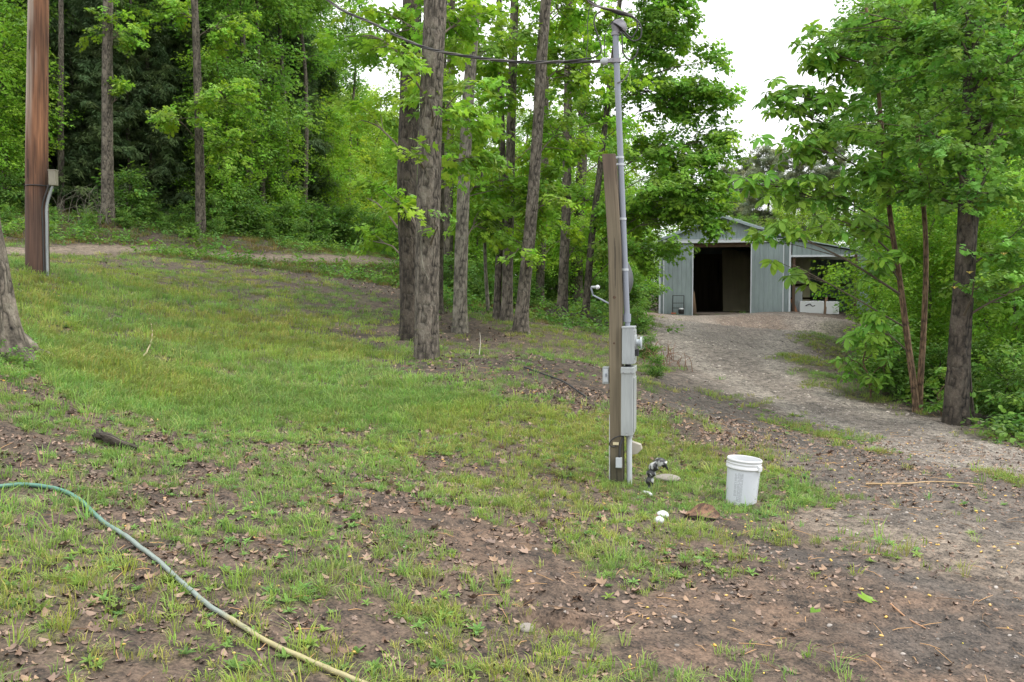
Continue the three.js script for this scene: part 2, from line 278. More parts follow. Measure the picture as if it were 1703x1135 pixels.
{ // the one sheet of ground: fine cells near the camera, coarse far off
  const axis = (lo, hi, fineLo, fineHi, fine, grow) => { const a = []; let x = fineLo; for (; x <= fineHi; x += fine) a.push(x); let s = fine; for (x = fineHi; x < hi;) { s = Math.min(s * grow, 6); x += s; a.push(x); } s = fine; for (x = fineLo; x > lo;) { s = Math.min(s * grow, 6); x -= s; a.unshift(x); } return a; };
  const xs = axis(-300, 300, -4.5, 5.5, 0.03, 1.022), zs = axis(-420, 60, -10.5, -2.6, 0.03, 1.02), nx = xs.length, nz = zs.length;
  const pos = new Float32Array(nx * nz * 3), col = new Float32Array(nx * nz * 3), uv = new Float32Array(nx * nz * 2), idx = new Uint32Array((nx - 1) * (nz - 1) * 6);
  for (let j = 0; j < nz; j++) for (let i = 0; i < nx; i++) {
    const x = xs[i], z = zs[j], k = j * nx + i; pos.set([x, H(x, z), z], k * 3); uv.set([x / 1.4, z / 1.4], k * 2);
    const c = cover(x, z), a = fbm(x * 1.7 + 90, z * 1.7, 3), b = vnoise(x * 5, z * 5);
    let r = 0.165, g = 0.118, bl = 0.088; // damp brown soil
    const mix = (t, R_, G_, B_) => { r = lerp(r, R_, t); g = lerp(g, G_, t); bl = lerp(bl, B_, t); };
    mix(sstep(0.35, 0.75, a) * 0.6, 0.105, 0.073, 0.054);
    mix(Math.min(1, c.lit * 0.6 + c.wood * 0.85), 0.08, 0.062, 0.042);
    mix(c.sand * 0.8, 0.33, 0.275, 0.225);
    mix(c.bare * 0.45 * sstep(0.3, 0.6, b), 0.22, 0.14, 0.095);
    mix(c.damp * 0.8, 0.19, 0.163, 0.143); mix(c.gravel * 0.85, 0.34, 0.3, 0.268); mix(c.gravel * sstep(-26, -34, z) * 0.55, 0.31, 0.215, 0.16); mix(c.track * 0.6, 0.44, 0.4, 0.36); mix(c.wet * 0.75, 0.105, 0.092, 0.083); mix(c.road * 0.85, 0.31, 0.25, 0.19);
    mix(sstep(0.25, 0.8, c.g) * 0.5, 0.14, 0.155, 0.06);
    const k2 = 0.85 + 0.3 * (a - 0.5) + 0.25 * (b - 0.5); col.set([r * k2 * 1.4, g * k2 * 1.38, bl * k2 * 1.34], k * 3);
  }
  let q = 0;
  for (let j = 0; j < nz - 1; j++) for (let i = 0; i < nx - 1; i++) { const k = j * nx + i; idx.set([k, k + nx, k + 1, k + 1, k + nx, k + nx + 1], q); q += 6; }
  const geo = new THREE.BufferGeometry();
  geo.setAttribute('position', new THREE.BufferAttribute(pos, 3)); geo.setAttribute('color', new THREE.BufferAttribute(col, 3)); geo.setAttribute('uv', new THREE.BufferAttribute(uv, 2)); geo.setIndex(new THREE.BufferAttribute(idx, 1)); geo.computeVertexNormals();
  solo('ground', geo, new THREE.MeshStandardMaterial({ vertexColors: true, map: groundMap, bumpMap: groundBump, bumpScale: 0.012, roughness: 0.92 }), 'sloping yard of thin grass, brown soil and a grey gravel drive', 'ground', null, 'structure');
}

// ---------- leaves, sprigs, trees ----------
function leafShape(outline, fold = 0.12, droop = 0.25, center = 0.45) { // outline: right half, base to tip, unit length along +z; y up
  const pts = [[0, 0], ...outline.filter((p) => p[0] > 0.001), [0, outline[outline.length - 1][1]]], pos = [], L = (x, z) => [x, fold * Math.abs(x) - droop * z * z, z];
  const c = L(0, center);
  for (const s of [1, -1]) for (let i = 0; i < pts.length - 1; i++) { const a = L(pts[i][0] * s, pts[i][1]), b = L(pts[i + 1][0] * s, pts[i + 1][1]); s > 0 ? pos.push(...c, ...b, ...a) : pos.push(...c, ...a, ...b); }
  const g = new THREE.BufferGeometry(); g.setAttribute('position', new THREE.Float32BufferAttribute(pos, 3)); return g;
}
const LEAF = {
  star: leafShape([[0.3, -0.02], [0.5, 0.12], [0.28, 0.3], [0.56, 0.62], [0.22, 0.62], [0, 1]]),
  oval: leafShape([[0.22, 0.2], [0.3, 0.5], [0.18, 0.82], [0, 1]], 0.3, 0.2),
  big: leafShape([[0.1, 0.18], [0.19, 0.45], [0.23, 0.68], [0.14, 0.9], [0, 1]], 0.35, 0.3, 0.5),
  tulip: leafShape([[0.36, 0.05], [0.48, 0.34], [0.3, 0.5], [0.4, 0.86], [0, 0.8]], 0.15, 0.2),
  rhomb: leafShape([[0.3, 0.45], [0, 1]], 0.25, 0.15),
};
function sprig(leaf, n, len, size, opts = {}) { // a twig along +z with leaves
  const out = [], m = new THREE.Matrix4(), q = new THREE.Quaternion();
  const tw = tube([V(0, 0, 0), V(0, 0.01, len * 0.5), V(0, -0.02, len)], [0.004, 0.003, 0.0015], 3, null, false); out.push(tw);
  for (let i = 0; i < n; i++) {
    const t = opts.whorl ? 1 : (i + 0.6) / n, side = i % 2 ? 1 : -1, ang = opts.whorl ? i / n * Math.PI * 2 + rr(-0.25, 0.25) : side * (i === n - 1 ? 0 : rr(0.5, 1.3)), s = size * rr(0.7, 1.2);
    q.setFromEuler(new THREE.Euler(rr(-0.15, 0.75) * (opts.droop ?? 1), ang, rr(-0.5, 0.5), 'YXZ'));
    const spread = opts.spread ?? 0.12;
    m.compose(V(Math.sin(ang) * 0.02 + rr(-spread, spread) * 0.5, rr(-spread, spread) * (opts.thick ?? 0.6), len * t + rr(-0.02, 0.02)), q, V(s, s, s));
    out.push(leaf.clone().applyMatrix4(m));
  }
  const g = mergeGeometries(out.map((x) => { const y = x.index ? x.toNonIndexed() : x; y.deleteAttribute('uv'); y.deleteAttribute('normal'); return y; })); g.computeVertexNormals(); return g;
}
seedTo(11);
const SPRIG = {
  maple: sprig(LEAF.star, 14, 0.34, 0.098, { spread: 0.13 }), broad: sprig(LEAF.oval, 13, 0.36, 0.095, { spread: 0.14 }), mag: sprig(LEAF.big, 7, 0.06, 0.22, { whorl: true, spread: 0.03, droop: 0.9 }),
  poplar: sprig(LEAF.tulip, 13, 0.34, 0.092, { spread: 0.14 }), far: sprig(LEAF.rhomb, 22, 0.6, 0.15, { spread: 0.34, thick: 0.8 }), fine: sprig(LEAF.rhomb, 20, 0.4, 0.065, { spread: 0.16, thick: 0.8 }),
};
{ // cedar and pine sprays of thin needles
  const blade = leafShape([[0.09, 0.35], [0, 1]], 0.2, 0.2);
  SPRIG.cedar = sprig(blade, 46, 0.42, 0.16, { spread: 0.1, thick: 0.7 });
  SPRIG.pine = sprig(blade, 34, 0.2, 0.22, { whorl: true, spread: 0.08, droop: -1.2 });
}
function tint(base, vary) { const k = 1 + rr(-vary, vary), y = rr(-vary, vary) * 0.7; return [base[0] * k * (1 + y * 0.8), base[1] * k, base[2] * k * (1 - y)]; }
function outward(dir, jitter) { // a turn whose +z follows dir, levelled, with jitter
  const d = dir.clone().normalize(); d.x += rr(-jitter, jitter); d.y = d.y * 0.5 + rr(-jitter, jitter) * 0.6 - 0.08; d.z += rr(-jitter, jitter);
  if (d.lengthSq() < 0.01) d.set(1, 0, 0); d.normalize();
  const x = V(0, 1, 0).cross(d); if (x.lengthSq() < 0.01) x.set(1, 0, 0); x.normalize(); const y = d.clone().cross(x);
  return new THREE.Quaternion().setFromRotationMatrix(new THREE.Matrix4().makeBasis(x, y, d)).multiply(new THREE.Quaternion().setFromAxisAngle(V(0, 0, 1), rr(-0.6, 0.6)));
}
/* o: trunk [[x,y,z]...] about the base, r0, r1, bark, clusters [{t, c:[x,y,z], r:[x,y,z], n}], sprig, leaf, size, tint, vary, radial, rough, flare, limbs (own meshes) */
function growTree(group, o) {
  const pts = curvePts(o.trunk.map((p) => V(...p)), o.seg ?? 24), n = pts.length;
  const ph = rr(0, 50), fl = o.flare ?? 0.35, radii = pts.map((p, i) => { const t = i / (n - 1); return lerp(o.r0, o.r1, Math.pow(t, 0.9)) * (1 + fl * Math.exp(-Math.max(0, p.y) / (o.r0 * 1.8))); });
  const lobes = o.lobes ?? 5, rough = (a, s) => 1 + (o.rough ?? 0.06) * ((vnoise(Math.cos(a) * 4 + ph, Math.sin(a) * 4 + s * 1.3) - 0.5) * 2) - (o.furrow ?? 0) * Math.pow(1 - Math.abs(vnoise(Math.cos(a) * 9 + ph * 3, Math.sin(a) * 9 + s * 2.2) - 0.5) * 2, 3) + 0.16 * fl * 2 * Math.exp(-s / (o.r0 * 2.2)) * Math.sin(a * lobes + ph);
  const trunk = tube(pts, radii, o.radial ?? 10, rough, true);
  const woods = [], leaves = [], up = V(0, 1, 0);
  for (const c of o.clusters) {
    const start = pts[Math.round(clamp(c.t, 0, 1) * (n - 1))], end = V(...c.c), wood = [], r0 = Math.max(0.012, (c.w ?? 0.32) * lerp(o.r0, o.r1, c.t)), len = start.distanceTo(end);
    const mid = start.clone().lerp(end, 0.5).add(V(rr(-0.08, 0.08) * len, (o.lift ?? 0.1) * len, rr(-0.08, 0.08) * len)), lp = curvePts([start, mid, end], Math.max(4, Math.round(len / 0.4)));
    if (len > 0.15) wood.push(tube(lp, ramp(r0, Math.max(0.008, r0 * 0.25), lp.length, 0.8), o.far ? 4 : 6, null, false));
    const per = Math.min(o.perTwig ?? 9, Math.max(3, c.n)), subs = Math.max(1, Math.round(c.n / per));
    for (let k = 0; k < subs; k++) {
      const from = lp[Math.floor(rr(0.45, 1) * (lp.length - 1))]; let p; do p = V(rr(-1, 1), rr(-1, 1), rr(-1, 1)); while (p.lengthSq() > 1);
      if (p.length() < 0.4) p.multiplyScalar(1.6);
      const to = V(end.x + p.x * c.r[0], end.y + p.y * c.r[1], end.z + p.z * c.r[2]), m2 = from.clone().lerp(to, 0.5).add(V(rr(-0.1, 0.1), (o.lift ?? 0.1) * 0.8 + rr(-0.05, 0.05), rr(-0.1, 0.1)));
      const sp = curvePts([from, m2, to], 5);
      if (!o.bareTwigs) wood.push(tube(sp, ramp(o.twig ?? 0.011, 0.003, 6), 3, null, false));
      for (let q = 0; q < per; q++) {
        const t = Math.pow(rr(0.12, 1), 0.7), f = t * 5, i = Math.min(4, Math.floor(f)), at = sp[i].clone().lerp(sp[i + 1], f - i), dir = sp[i + 1].clone().sub(sp[i]).normalize().multiplyScalar(0.8).add(V(rr(-1, 1), rr(-0.25, 0.25), rr(-1, 1)));
        const spread = o.spread ?? 0.16; at.add(V(rr(-spread, spread), rr(-spread, spread) * 0.7, rr(-spread, spread)));
        const s = (o.size ?? 1) * rr(0.55, 1.35);
        leaves.push({ p: at, q: outward(dir, o.jitter ?? 0.5), s: V(s, s, s), c: tint(c.tint ?? o.tint ?? [1, 1, 1], o.vary ?? 0.36) });
      }
    }
    if (wood.length) { const g = merged(wood); if (o.limbs) part('limb', g, o.limbMat ?? o.bark, group); else woods.push(g); }
  }
  part('trunk', woods.length ? merged([trunk, ...woods]) : trunk, o.bark, group);
  if (leaves.length) instances('crown', SPRIG[o.sprig], o.leaf, leaves, group);
  return group;
}
function autoClusters(h0, h1, reach, n, per, opt = {}) { // clusters up a trunk of height h1
  const out = []; let a = rr(0, 6);
  for (let i = 0; i < n; i++) {
    const t = (i + rr(0.2, 0.8)) / n, y = lerp(h0, h1, t), w = opt.cone ? reach * (1 - 0.85 * t) : reach * Math.sqrt(Math.max(0.1, Math.sin(Math.PI * (0.12 + 0.8 * t)))), rad = w * rr(0.35, 0.75); a += 2.4 + rr(-0.4, 0.4);
    out.push({ t: clamp((y - rad * (opt.rise ?? 0.35)) / h1, 0.02, 0.98), c: [Math.cos(a) * rad, y + (opt.fall ?? 0) * rad, Math.sin(a) * rad], r: [w * 0.5, (opt.thick ?? 0.32) * w + 0.2, w * 0.5], n: Math.round(per * (0.4 + 0.6 * w / reach)), w: 0.3 });
  }
  return out;
}
const trunkTo = (uvList, d, base) => uvList.map(([u, v, dd]) => P(u, v, d + (dd ?? 0)).sub(base).toArray());

// --- the named trees of the yard edge ---
function heroTree(name, label, u, v, uvTrunk, wpx, o) {
  seedTo(o.seed ?? (u * 31 + v)); const base = atGround(u, v, 0), d = -base.z, g = thing(name, label, 'tree', base, o.group);
  const list = [[0, -0.25, 0], [0, 0.02, 0], ...trunkTo(uvTrunk, d, base)], last = list[list.length - 1], prev = list[list.length - 2];
  const top = o.top ?? 15, k = (top - last[1]) / Math.max(0.5, last[1] - prev[1]); // goes on above the frame the way it leaned
  list.push([last[0] + (last[0] - prev[0]) * k * 0.5, (last[1] + top) / 2, last[2] + rr(-0.2, 0.2)], [last[0] + (last[0] - prev[0]) * k * 0.8, top, last[2] + rr(-0.3, 0.3)]);
  const rel = (c) => { // a limb leaves the trunk below its leaves and climbs outward
    const p = P(c.u, c.v, d + (c.dd ?? 0) + (c.f ? -0.5 : o.back ?? 0)).sub(base); let k = 0; for (let i = 0; i < 3; i++) k = clamp((p.y - 0.35 * Math.hypot(p.x - (last[0] * p.y) / Math.max(1, last[1]), p.z)) / top, 0.06, 0.95);
    const f = o.dense ?? 1; return { ...c, n: Math.round(c.n * f), r: c.r.map((v) => v * Math.pow(f, 0.25)), c: p.toArray(), t: k, w: c.w ?? (o.limbW ?? 0.15) };
  };
  growTree(g, { seg: 130, radial: 48, furrow: 0.09,  r0: wpx / FPX * d / 2, r1: (o.rTop ?? wpx * 0.4) / FPX * d / 2, bark: M.bark, sprig: 'maple', leaf: M.leafMaple, limbs: true, limbMat: M.twig, ...o, trunk: list, clusters: [...(o.px ?? []).map(rel), ...(o.high ?? [])], });
  return g;
}
const up = (n, h0, h1, reach, per) => autoClusters(h0, h1, reach, n, per * 0.6).map((c) => ({ ...c, t: clamp(c.c[1] / h1 - 0.1, 0.1, 0.95) }));
seedTo(21);
heroTree('shade_tree', 'thick grey furrowed trunk in front of a darker twin at the middle of the yard', 709, 597, [[710, 450], [713, 300], [718, 150], [724, 0]], 40, { seed: 5, back: 1.3, rTop: 33, rough: 0.09, flare: 0.2, lobes: 4, px: [
  { t: 0.28, u: 640, v: 335, dd: 1.6, r: [0.6, 0.5, 0.6], n: 24 }, { t: 0.36, u: 790, v: 262, dd: 0, r: [0.8, 0.55, 0.8], n: 40 }, { t: 0.42, u: 760, v: 180, dd: -0.7, r: [0.9, 0.6, 0.8], n: 50 }, { t: 0.45, u: 690, v: 150, dd: 1.6, r: [0.8, 0.5, 0.6], n: 34 },
  { t: 0.5, u: 640, v: 60, dd: 1.4, r: [0.8, 0.6, 0.9], n: 50 }, { t: 0.5, u: 780, v: 40, dd: -0.6, r: [1, 0.7, 0.9], n: 60 }, { t: 0.24, u: 728, v: 378, f: 1, r: [0.2, 0.1, 0.2], n: 4 }, { t: 0.4, u: 715, v: 172, f: 1, r: [0.3, 0.15, 0.2], n: 5 }, { t: 0.32, u: 672, v: 245, f: 1, r: [0.2, 0.15, 0.2], n: 5 }, { t: 0.5, u: 655, v: 110, f: 1, r: [0.3, 0.3, 0.3], n: 14 }], high: up(9, 8, 15, 3.4, 60) });
{ // pale stripped vine hanging against the furrowed trunk
  const g = scene.children[scene.children.length - 1], b = g.position, q = curvePts([[699, 360, 0.2], [700, 405, 0.22], [703, 440, 0.23], [708, 455, 0.24], [713, 467, 0.26]].map(([u, v, f]) => P(u, v, -b.z - f).sub(b)), 16);
  part('vine', tube(q, ramp(0.014, 0.008, 17), 8), M.barkPale, g);
}
heroTree('shade_tree', 'dark damp trunk close behind the thick grey furrowed trunk', 683, 566, [[681, 450], [677, 300], [681, 150], [686, 0]], 33, { seed: 6, back: 1.3, rough: 0.1, bark: M.barkDark, rTop: 29, flare: 0.4, px: [
  { t: 0.35, u: 610, v: 330, dd: 0.6, r: [0.7, 0.6, 0.8], n: 30 }, { t: 0.4, u: 600, v: 200, dd: 0.6, r: [0.8, 0.7, 0.9], n: 40 }, { t: 0.5, u: 590, v: 60, dd: 0.3, r: [0.9, 0.7, 0.9], n: 50 }, { t: 0.3, u: 615, v: 400, dd: 1, r: [0.6, 0.4, 0.6], n: 18 }], high: up(8, 8, 15, 3.2, 60) });
heroTree('shade_tree', 'straight trunk showing just right of and behind the thick furrowed trunk', 728, 520, [[730, 380], [732, 250], [736, 100], [738, 0]], 17, { seed: 8, back: 1.3, px: [{ t: 0.4, u: 780, v: 260, r: [1.1, 0.7, 1], n: 60 }, { t: 0.5, u: 745, v: 90, r: [1.2, 0.9, 1], n: 70 }], high: up(6, 9, 14, 3, 50) });
heroTree('shade_tree', 'grey lichen spotted trunk with mossy foot right of the furrowed twin trunks', 765, 553, [[766, 460], [770, 330], [779, 160], [790, 0]], 24, { rTop: 13, seed: 9, back: 1.3, flare: 0.35, bark: M.barkPale, px: [
  { t: 0.3, u: 790, v: 370, dd: -0.4, r: [1, 0.6, 0.9], n: 60 }, { t: 0.36, u: 820, v: 300, r: [1.3, 0.7, 1], n: 80 }, { t: 0.42, u: 800, v: 200, dd: -0.5, r: [1.3, 0.8, 1.1], n: 90 }, { t: 0.5, u: 830, v: 90, r: [1.5, 0.9, 1.2], n: 100 }], high: up(7, 9, 15, 3.4, 60) });
heroTree('shade_tree', 'slim trunk, left of the close pair of trunks rising from one clump', 826, 533, [[829, 450], [835, 300], [833, 150], [830, 0]], 13, { seed: 10, back: 1.3, px: [{ t: 0.36, u: 860, v: 330, dd: 0.6, r: [1.2, 0.8, 1], n: 70 }, { t: 0.5, u: 850, v: 140, dd: 0.6, r: [1.3, 0.9, 1.1], n: 80 }], high: up(6, 9, 14, 3, 50) });
heroTree('shade_tree', 'upright grey trunk, right of the close pair of trunks rising from one clump', 843, 536, [[844, 450], [848, 300], [852, 150], [856, 0]], 19, { seed: 12, back: 1.3, flare: 0.45, px: [{ t: 0.33, u: 890, v: 380, dd: 0.4, r: [1.1, 0.6, 1], n: 60 }, { t: 0.42, u: 900, v: 240, dd: -0.4, r: [1.4, 0.8, 1.1], n: 90 }, { t: 0.52, u: 880, v: 60, r: [1.5, 1, 1.2], n: 100 }], high: up(6, 9, 15, 3.2, 60) });
heroTree('leaning_tree', 'grey trunk that leans and curves to the right beside the trunk clump', 866, 553, [[872, 480], [882, 380], [893, 230], [900, 110], [908, 0]], 22, { rTop: 12, seed: 13, back: 1.3, flare: 0.5, px: [
  { t: 0.36, u: 930, v: 330, dd: -0.3, r: [1.2, 0.7, 1], n: 80 }, { t: 0.44, u: 960, v: 220, r: [1.4, 0.8, 1.1], n: 90 }, { t: 0.5, u: 970, v: 110, dd: -0.4, r: [1.5, 0.9, 1.1], n: 100 }, { t: 0.52, u: 940, v: 20, r: [1.5, 0.9, 1.1], n: 100 }, { t: 0.3, u: 875, v: 420, f: 1, r: [0.3, 0.15, 0.3], n: 9 }], high: up(7, 9, 15, 3.4, 60) });
heroTree('sapling', 'thin pale crooked sapling stem between the mossy trunk and the trunk clump', 812, 520, [[808, 460], [806, 400], [804, 350]], 7, { seed: 14, top: 5, rTop: 3, bark: M.barkPale, flare: 0.2, px: [{ t: 0.6, u: 805, v: 380, r: [0.6, 0.5, 0.6], n: 30 }, { t: 0.8, u: 800, v: 320, r: [0.9, 0.5, 0.8], n: 36 }] });
const darkOnes = [
  [897, 508, [[900, 430], [905, 330], [908, 100]], 15, 'dark trunk just right of the leaning grey trunk', [{ t: 0.33, u: 930, v: 400, r: [1.1, 0.6, 1], n: 55 }, { t: 0.45, u: 920, v: 300, r: [1.6, 0.9, 1.3], n: 90 }, { t: 0.6, u: 900, v: 150, r: [2, 1, 1.4], n: 110 }]],
  [935, 525, [[938, 440], [942, 340], [945, 100]], 18, 'dark trunk with a broken pale foot, third from the wooden post', [{ t: 0.3, u: 960, v: 410, r: [1, 0.6, 1], n: 45 }, { t: 0.42, u: 985, v: 330, r: [1.6, 0.9, 1.3], n: 90 }, { t: 0.6, u: 980, v: 190, r: [2, 1.1, 1.4], n: 120 }]],
  [957, 508, [[960, 430], [965, 330], [975, 100]], 22, 'broad dark trunk second from the wooden post', [{ t: 0.4, u: 1010, v: 380, r: [1.4, 0.8, 1.2], n: 70 }, { t: 0.55, u: 1040, v: 260, r: [1.9, 1, 1.5], n: 110 }, { t: 0.65, u: 1020, v: 120, r: [2.1, 1.2, 1.5], n: 130 }]],
  [744, 485, [[745, 430], [746, 330], [750, 100]], 18, 'dark trunk in shade behind the mossy grey trunk', [{ t: 0.35, u: 750, v: 400, r: [1.4, 0.8, 1.2], n: 60 }, { t: 0.5, u: 760, v: 250, r: [2, 1, 1.5], n: 110 }]],
];
darkOnes.forEach(([u, v, tr, w, label, px], i) => heroTree('woodland_tree', label, u, v, tr, w, { seed: 40 + i, back: 1, bark: M.barkBrown, px, high: up(5, 9, 14, 3.2, 50) }));
heroTree('spreading_tree', 'dark leaning tree whose leafy branches spread over the gap in front of the barn', 974, 528, [[978, 470], [986, 380], [996, 300], [1012, 160]], 13, { seed: 50, dense: 1.9, bark: M.barkBrown, top: 13, leaf: M.leafMaple, tint: [0.85, 0.92, 1], px: [
  { t: 0.36, u: 1075, v: 420, dd: -1, r: [1, 0.5, 0.9], n: 70 }, { t: 0.4, u: 1060, v: 350, r: [1.3, 0.6, 1.1], n: 110 }, { t: 0.42, u: 1135, v: 320, dd: -1, r: [1.2, 0.55, 1], n: 100 }, { t: 0.45, u: 1196, v: 345, dd: -1.4, r: [0.42, 0.85, 0.45], n: 80 }, { t: 0.45, u: 1165, v: 330, dd: -1, r: [0.9, 0.5, 0.8], n: 70 }, { t: 0.45, u: 1120, v: 250, r: [1.3, 0.7, 1.2], n: 120 },
  { t: 0.48, u: 1190, v: 265, dd: -0.8, r: [1, 0.55, 0.9], n: 90 }, { t: 0.5, u: 1225, v: 225, dd: -0.8, r: [0.5, 0.35, 0.5], n: 40 }, { t: 0.52, u: 1150, v: 175, r: [1.1, 0.6, 1], n: 90 }, { t: 0.55, u: 1205, v: 150, dd: -0.6, r: [0.5, 0.35, 0.5], n: 30 }, { t: 0.56, u: 1080, v: 150, r: [1.6, 0.8, 1.2], n: 120 },
  { t: 0.58, u: 1215, v: 98, dd: -0.5, r: [0.35, 0.2, 0.4], n: 16 }, { t: 0.6, u: 1130, v: 75, r: [1.1, 0.6, 1], n: 95 }, { t: 0.62, u: 1070, v: 40, r: [1.5, 0.8, 1.2], n: 120 }, { t: 0.64, u: 1135, v: 5, r: [0.8, 0.5, 0.8], n: 60 }], high: up(4, 11, 13, 2.4, 60) });
heroTree('yard_tree', 'grey flared trunk with roots, cut by the left edge of the frame', -36, 585, [[-36, 480], [-50, 330], [-62, 150], [-72, 0]], 84, { seed: 60, flare: 0.75, rough: 0.08, lobes: 4, bark: M.bark, top: 11, high: up(8, 6, 11, 3.2, 60), px: [] });

{ // leafy plants round the foot of the left tree
  seedTo(62); const list = []; for (let i = 0; i < 80; i++) { const u = rr(-60, 60), v = rr(560, 640), p = ground(u, v); p.y = H(p.x, p.z) + rr(0.02, 0.22) * sstep(80, -10, u); const s = rr(0.22, 0.4); list.push({ p, q: outward(V(rr(-1, 1), 0.5, rr(-1, 1)), 0.9), s: V(s, s, s), c: tint([0.8, 0.85, 1], 0.3) }); }
  tag(instances('foliage', SPRIG.broad, M.leafBroad, list, scene), 'leafy vines and weeds round the foot of the left edge tree', 'weeds', null, 'stuff');
}
// --- right side: two stemmed magnolia, dark tulip tree ---
heroTree('magnolia_tree', 'two stemmed reddish brown magnolia with large leaves beside the drive', 1524, 684, [[1520, 640], [1509, 560], [1496, 460], [1485, 390], [1474, 300]], 12, { seed: 70, bark: M.barkRed, limbMat: M.twig, top: 6.3, rTop: 5, flare: 0.15, rough: 0.05, sprig: 'mag', leaf: M.leafMag, perTwig: 4, spread: 0.1, lift: 0.05, size: 0.78, twig: 0.009, px: [
  { t: 0.45, u: 1395, v: 365, dd: -0.6, r: [0.75, 0.28, 0.7], n: 24, w: 0.5 }, { t: 0.5, u: 1285, v: 380, dd: -0.8, r: [0.55, 0.28, 0.6], n: 18, w: 0.5 }, { t: 0.48, u: 1318, v: 440, dd: -0.9, r: [0.35, 0.2, 0.4], n: 8, w: 0.3 }, { t: 0.55, u: 1345, v: 310, dd: -0.4, r: [0.7, 0.35, 0.7], n: 38, w: 0.45 }, { t: 0.62, u: 1300, v: 235, dd: -0.3, r: [0.5, 0.4, 0.6], n: 34, w: 0.4 }, { t: 0.66, u: 1290, v: 175, dd: 0, r: [0.4, 0.35, 0.5], n: 26, w: 0.35 }, { t: 0.6, u: 1262, v: 300, dd: -0.3, r: [0.35, 0.3, 0.5], n: 18, w: 0.35 }, { t: 0.8, u: 1350, v: 85, dd: 0.2, r: [0.5, 0.35, 0.5], n: 28, w: 0.3 },
  { t: 0.66, u: 1380, v: 215, dd: 0.2, r: [0.8, 0.5, 0.8], n: 56, w: 0.4 }, { t: 0.7, u: 1325, v: 160, r: [0.5, 0.35, 0.6], n: 30, w: 0.35 }, { t: 0.75, u: 1420, v: 130, dd: 0.5, r: [0.8, 0.5, 0.8], n: 56, w: 0.4 }, { t: 0.6, u: 1460, v: 280, dd: -0.3, r: [0.8, 0.5, 0.8], n: 50, w: 0.4 }, { t: 0.4, u: 1462, v: 430, dd: -0.4, r: [0.5, 0.35, 0.6], n: 20, w: 0.3 }, { t: 0.3, u: 1440, v: 540, dd: -0.2, r: [0.45, 0.35, 0.5], n: 18, w: 0.25 }, { t: 0.85, u: 1400, v: 60, dd: 0.4, r: [0.6, 0.4, 0.7], n: 36, w: 0.35 }] });
{ // its second stem is part of the same tree
  const g = scene.children[scene.children.length - 1], b = g.position; seedTo(71);
  const p = curvePts([V(0.05, -0.2, 0.02), ...[[1531, 640], [1536, 560], [1540, 470], [1540, 400], [1534, 310], [1524, 200]].map(([u, v]) => P(u, v, -b.z + 0.1).sub(b))], 40);
  part('trunk', tube(p, ramp(0.052, 0.028, p.length), 14, (a, s) => 1 + 0.08 * (vnoise(Math.cos(a) * 2 + 9, s * 3) - 0.5)), M.barkRed, g);
}
heroTree('tulip_tree', 'thick dark tree trunk right of the two slim reddish stems', 1590, 705, [[1594, 620], [1600, 520], [1607, 420], [1614, 250], [1624, 0]], 37, { seed: 80, bark: M.barkDark, rTop: 18, top: 13, flare: 0.25, sprig: 'poplar', leaf: M.leafPoplar, lift: 0.02, size: 0.76, perTwig: 11, px: [{ t: 0.35, u: 1640, v: 300, dd: -0.9, r: [0.7, 0.4, 0.5], n: 70 }, { t: 0.4, u: 1590, v: 230, dd: -0.8, r: [0.8, 0.35, 0.6], n: 80 }, { t: 0.45, u: 1500, v: 300, dd: 0.8, r: [0.9, 0.6, 0.9], n: 90 }, { t: 0.5, u: 1600, v: 70, dd: -0.8, r: [0.8, 0.35, 0.6], n: 70 }, { t: 0.55, u: 1430, v: 20, dd: 0.5, r: [0.8, 0.5, 0.8], n: 80 }, { t: 0.5, u: 1690, v: 180, dd: -0.4, r: [0.8, 0.5, 0.7], n: 80 }, 
  { t: 0.3, u: 1670, v: 400, dd: -0.2, r: [0.8, 0.5, 0.7], n: 70 }, { t: 0.4, u: 1560, v: 300, dd: 0.6, r: [0.9, 0.5, 0.8], n: 80 }, { t: 0.4, u: 1685, v: 300, dd: 0.2, r: [0.9, 0.6, 0.8], n: 90 }, { t: 0.45, u: 1500, v: 200, dd: 0, r: [1, 0.6, 0.9], n: 100 }, { t: 0.45, u: 1660, v: 200, dd: 0.9, r: [1, 0.5, 0.8], n: 90 }, { t: 0.5, u: 1550, v: 110, dd: 0.6, r: [1.1, 0.6, 0.9], n: 110 }, { t: 0.5, u: 1690, v: 90, dd: -0.5, r: [1, 0.7, 0.9], n: 100 }, { t: 0.55, u: 1460, v: 60, dd: 0.4, r: [1, 0.6, 0.9], n: 100 }, { t: 0.58, u: 1600, v: 10, dd: -0.4, r: [1.1, 0.6, 0.9], n: 100 }, { t: 0.25, u: 1620, v: 470, dd: -0.9, r: [0.35, 0.35, 0.3], n: 18 }, { t: 0.3, u: 1700, v: 480, dd: -0.3, r: [0.7, 0.5, 0.7], n: 50 }], high: up(6, 7.5, 13, 3, 80) });
heroTree('woodland_tree', 'slender dark trunk leaning against the thick dark tree on the right', 1613, 703, [[1608, 620], [1604, 540], [1612, 450], [1625, 340]], 16, { seed: 81, bark: M.barkDark, top: 9, px: [{ t: 0.6, u: 1680, v: 220, dd: 0.5, r: [1, 0.7, 0.9], n: 60 }], sprig: 'poplar', leaf: M.leafPoplar });

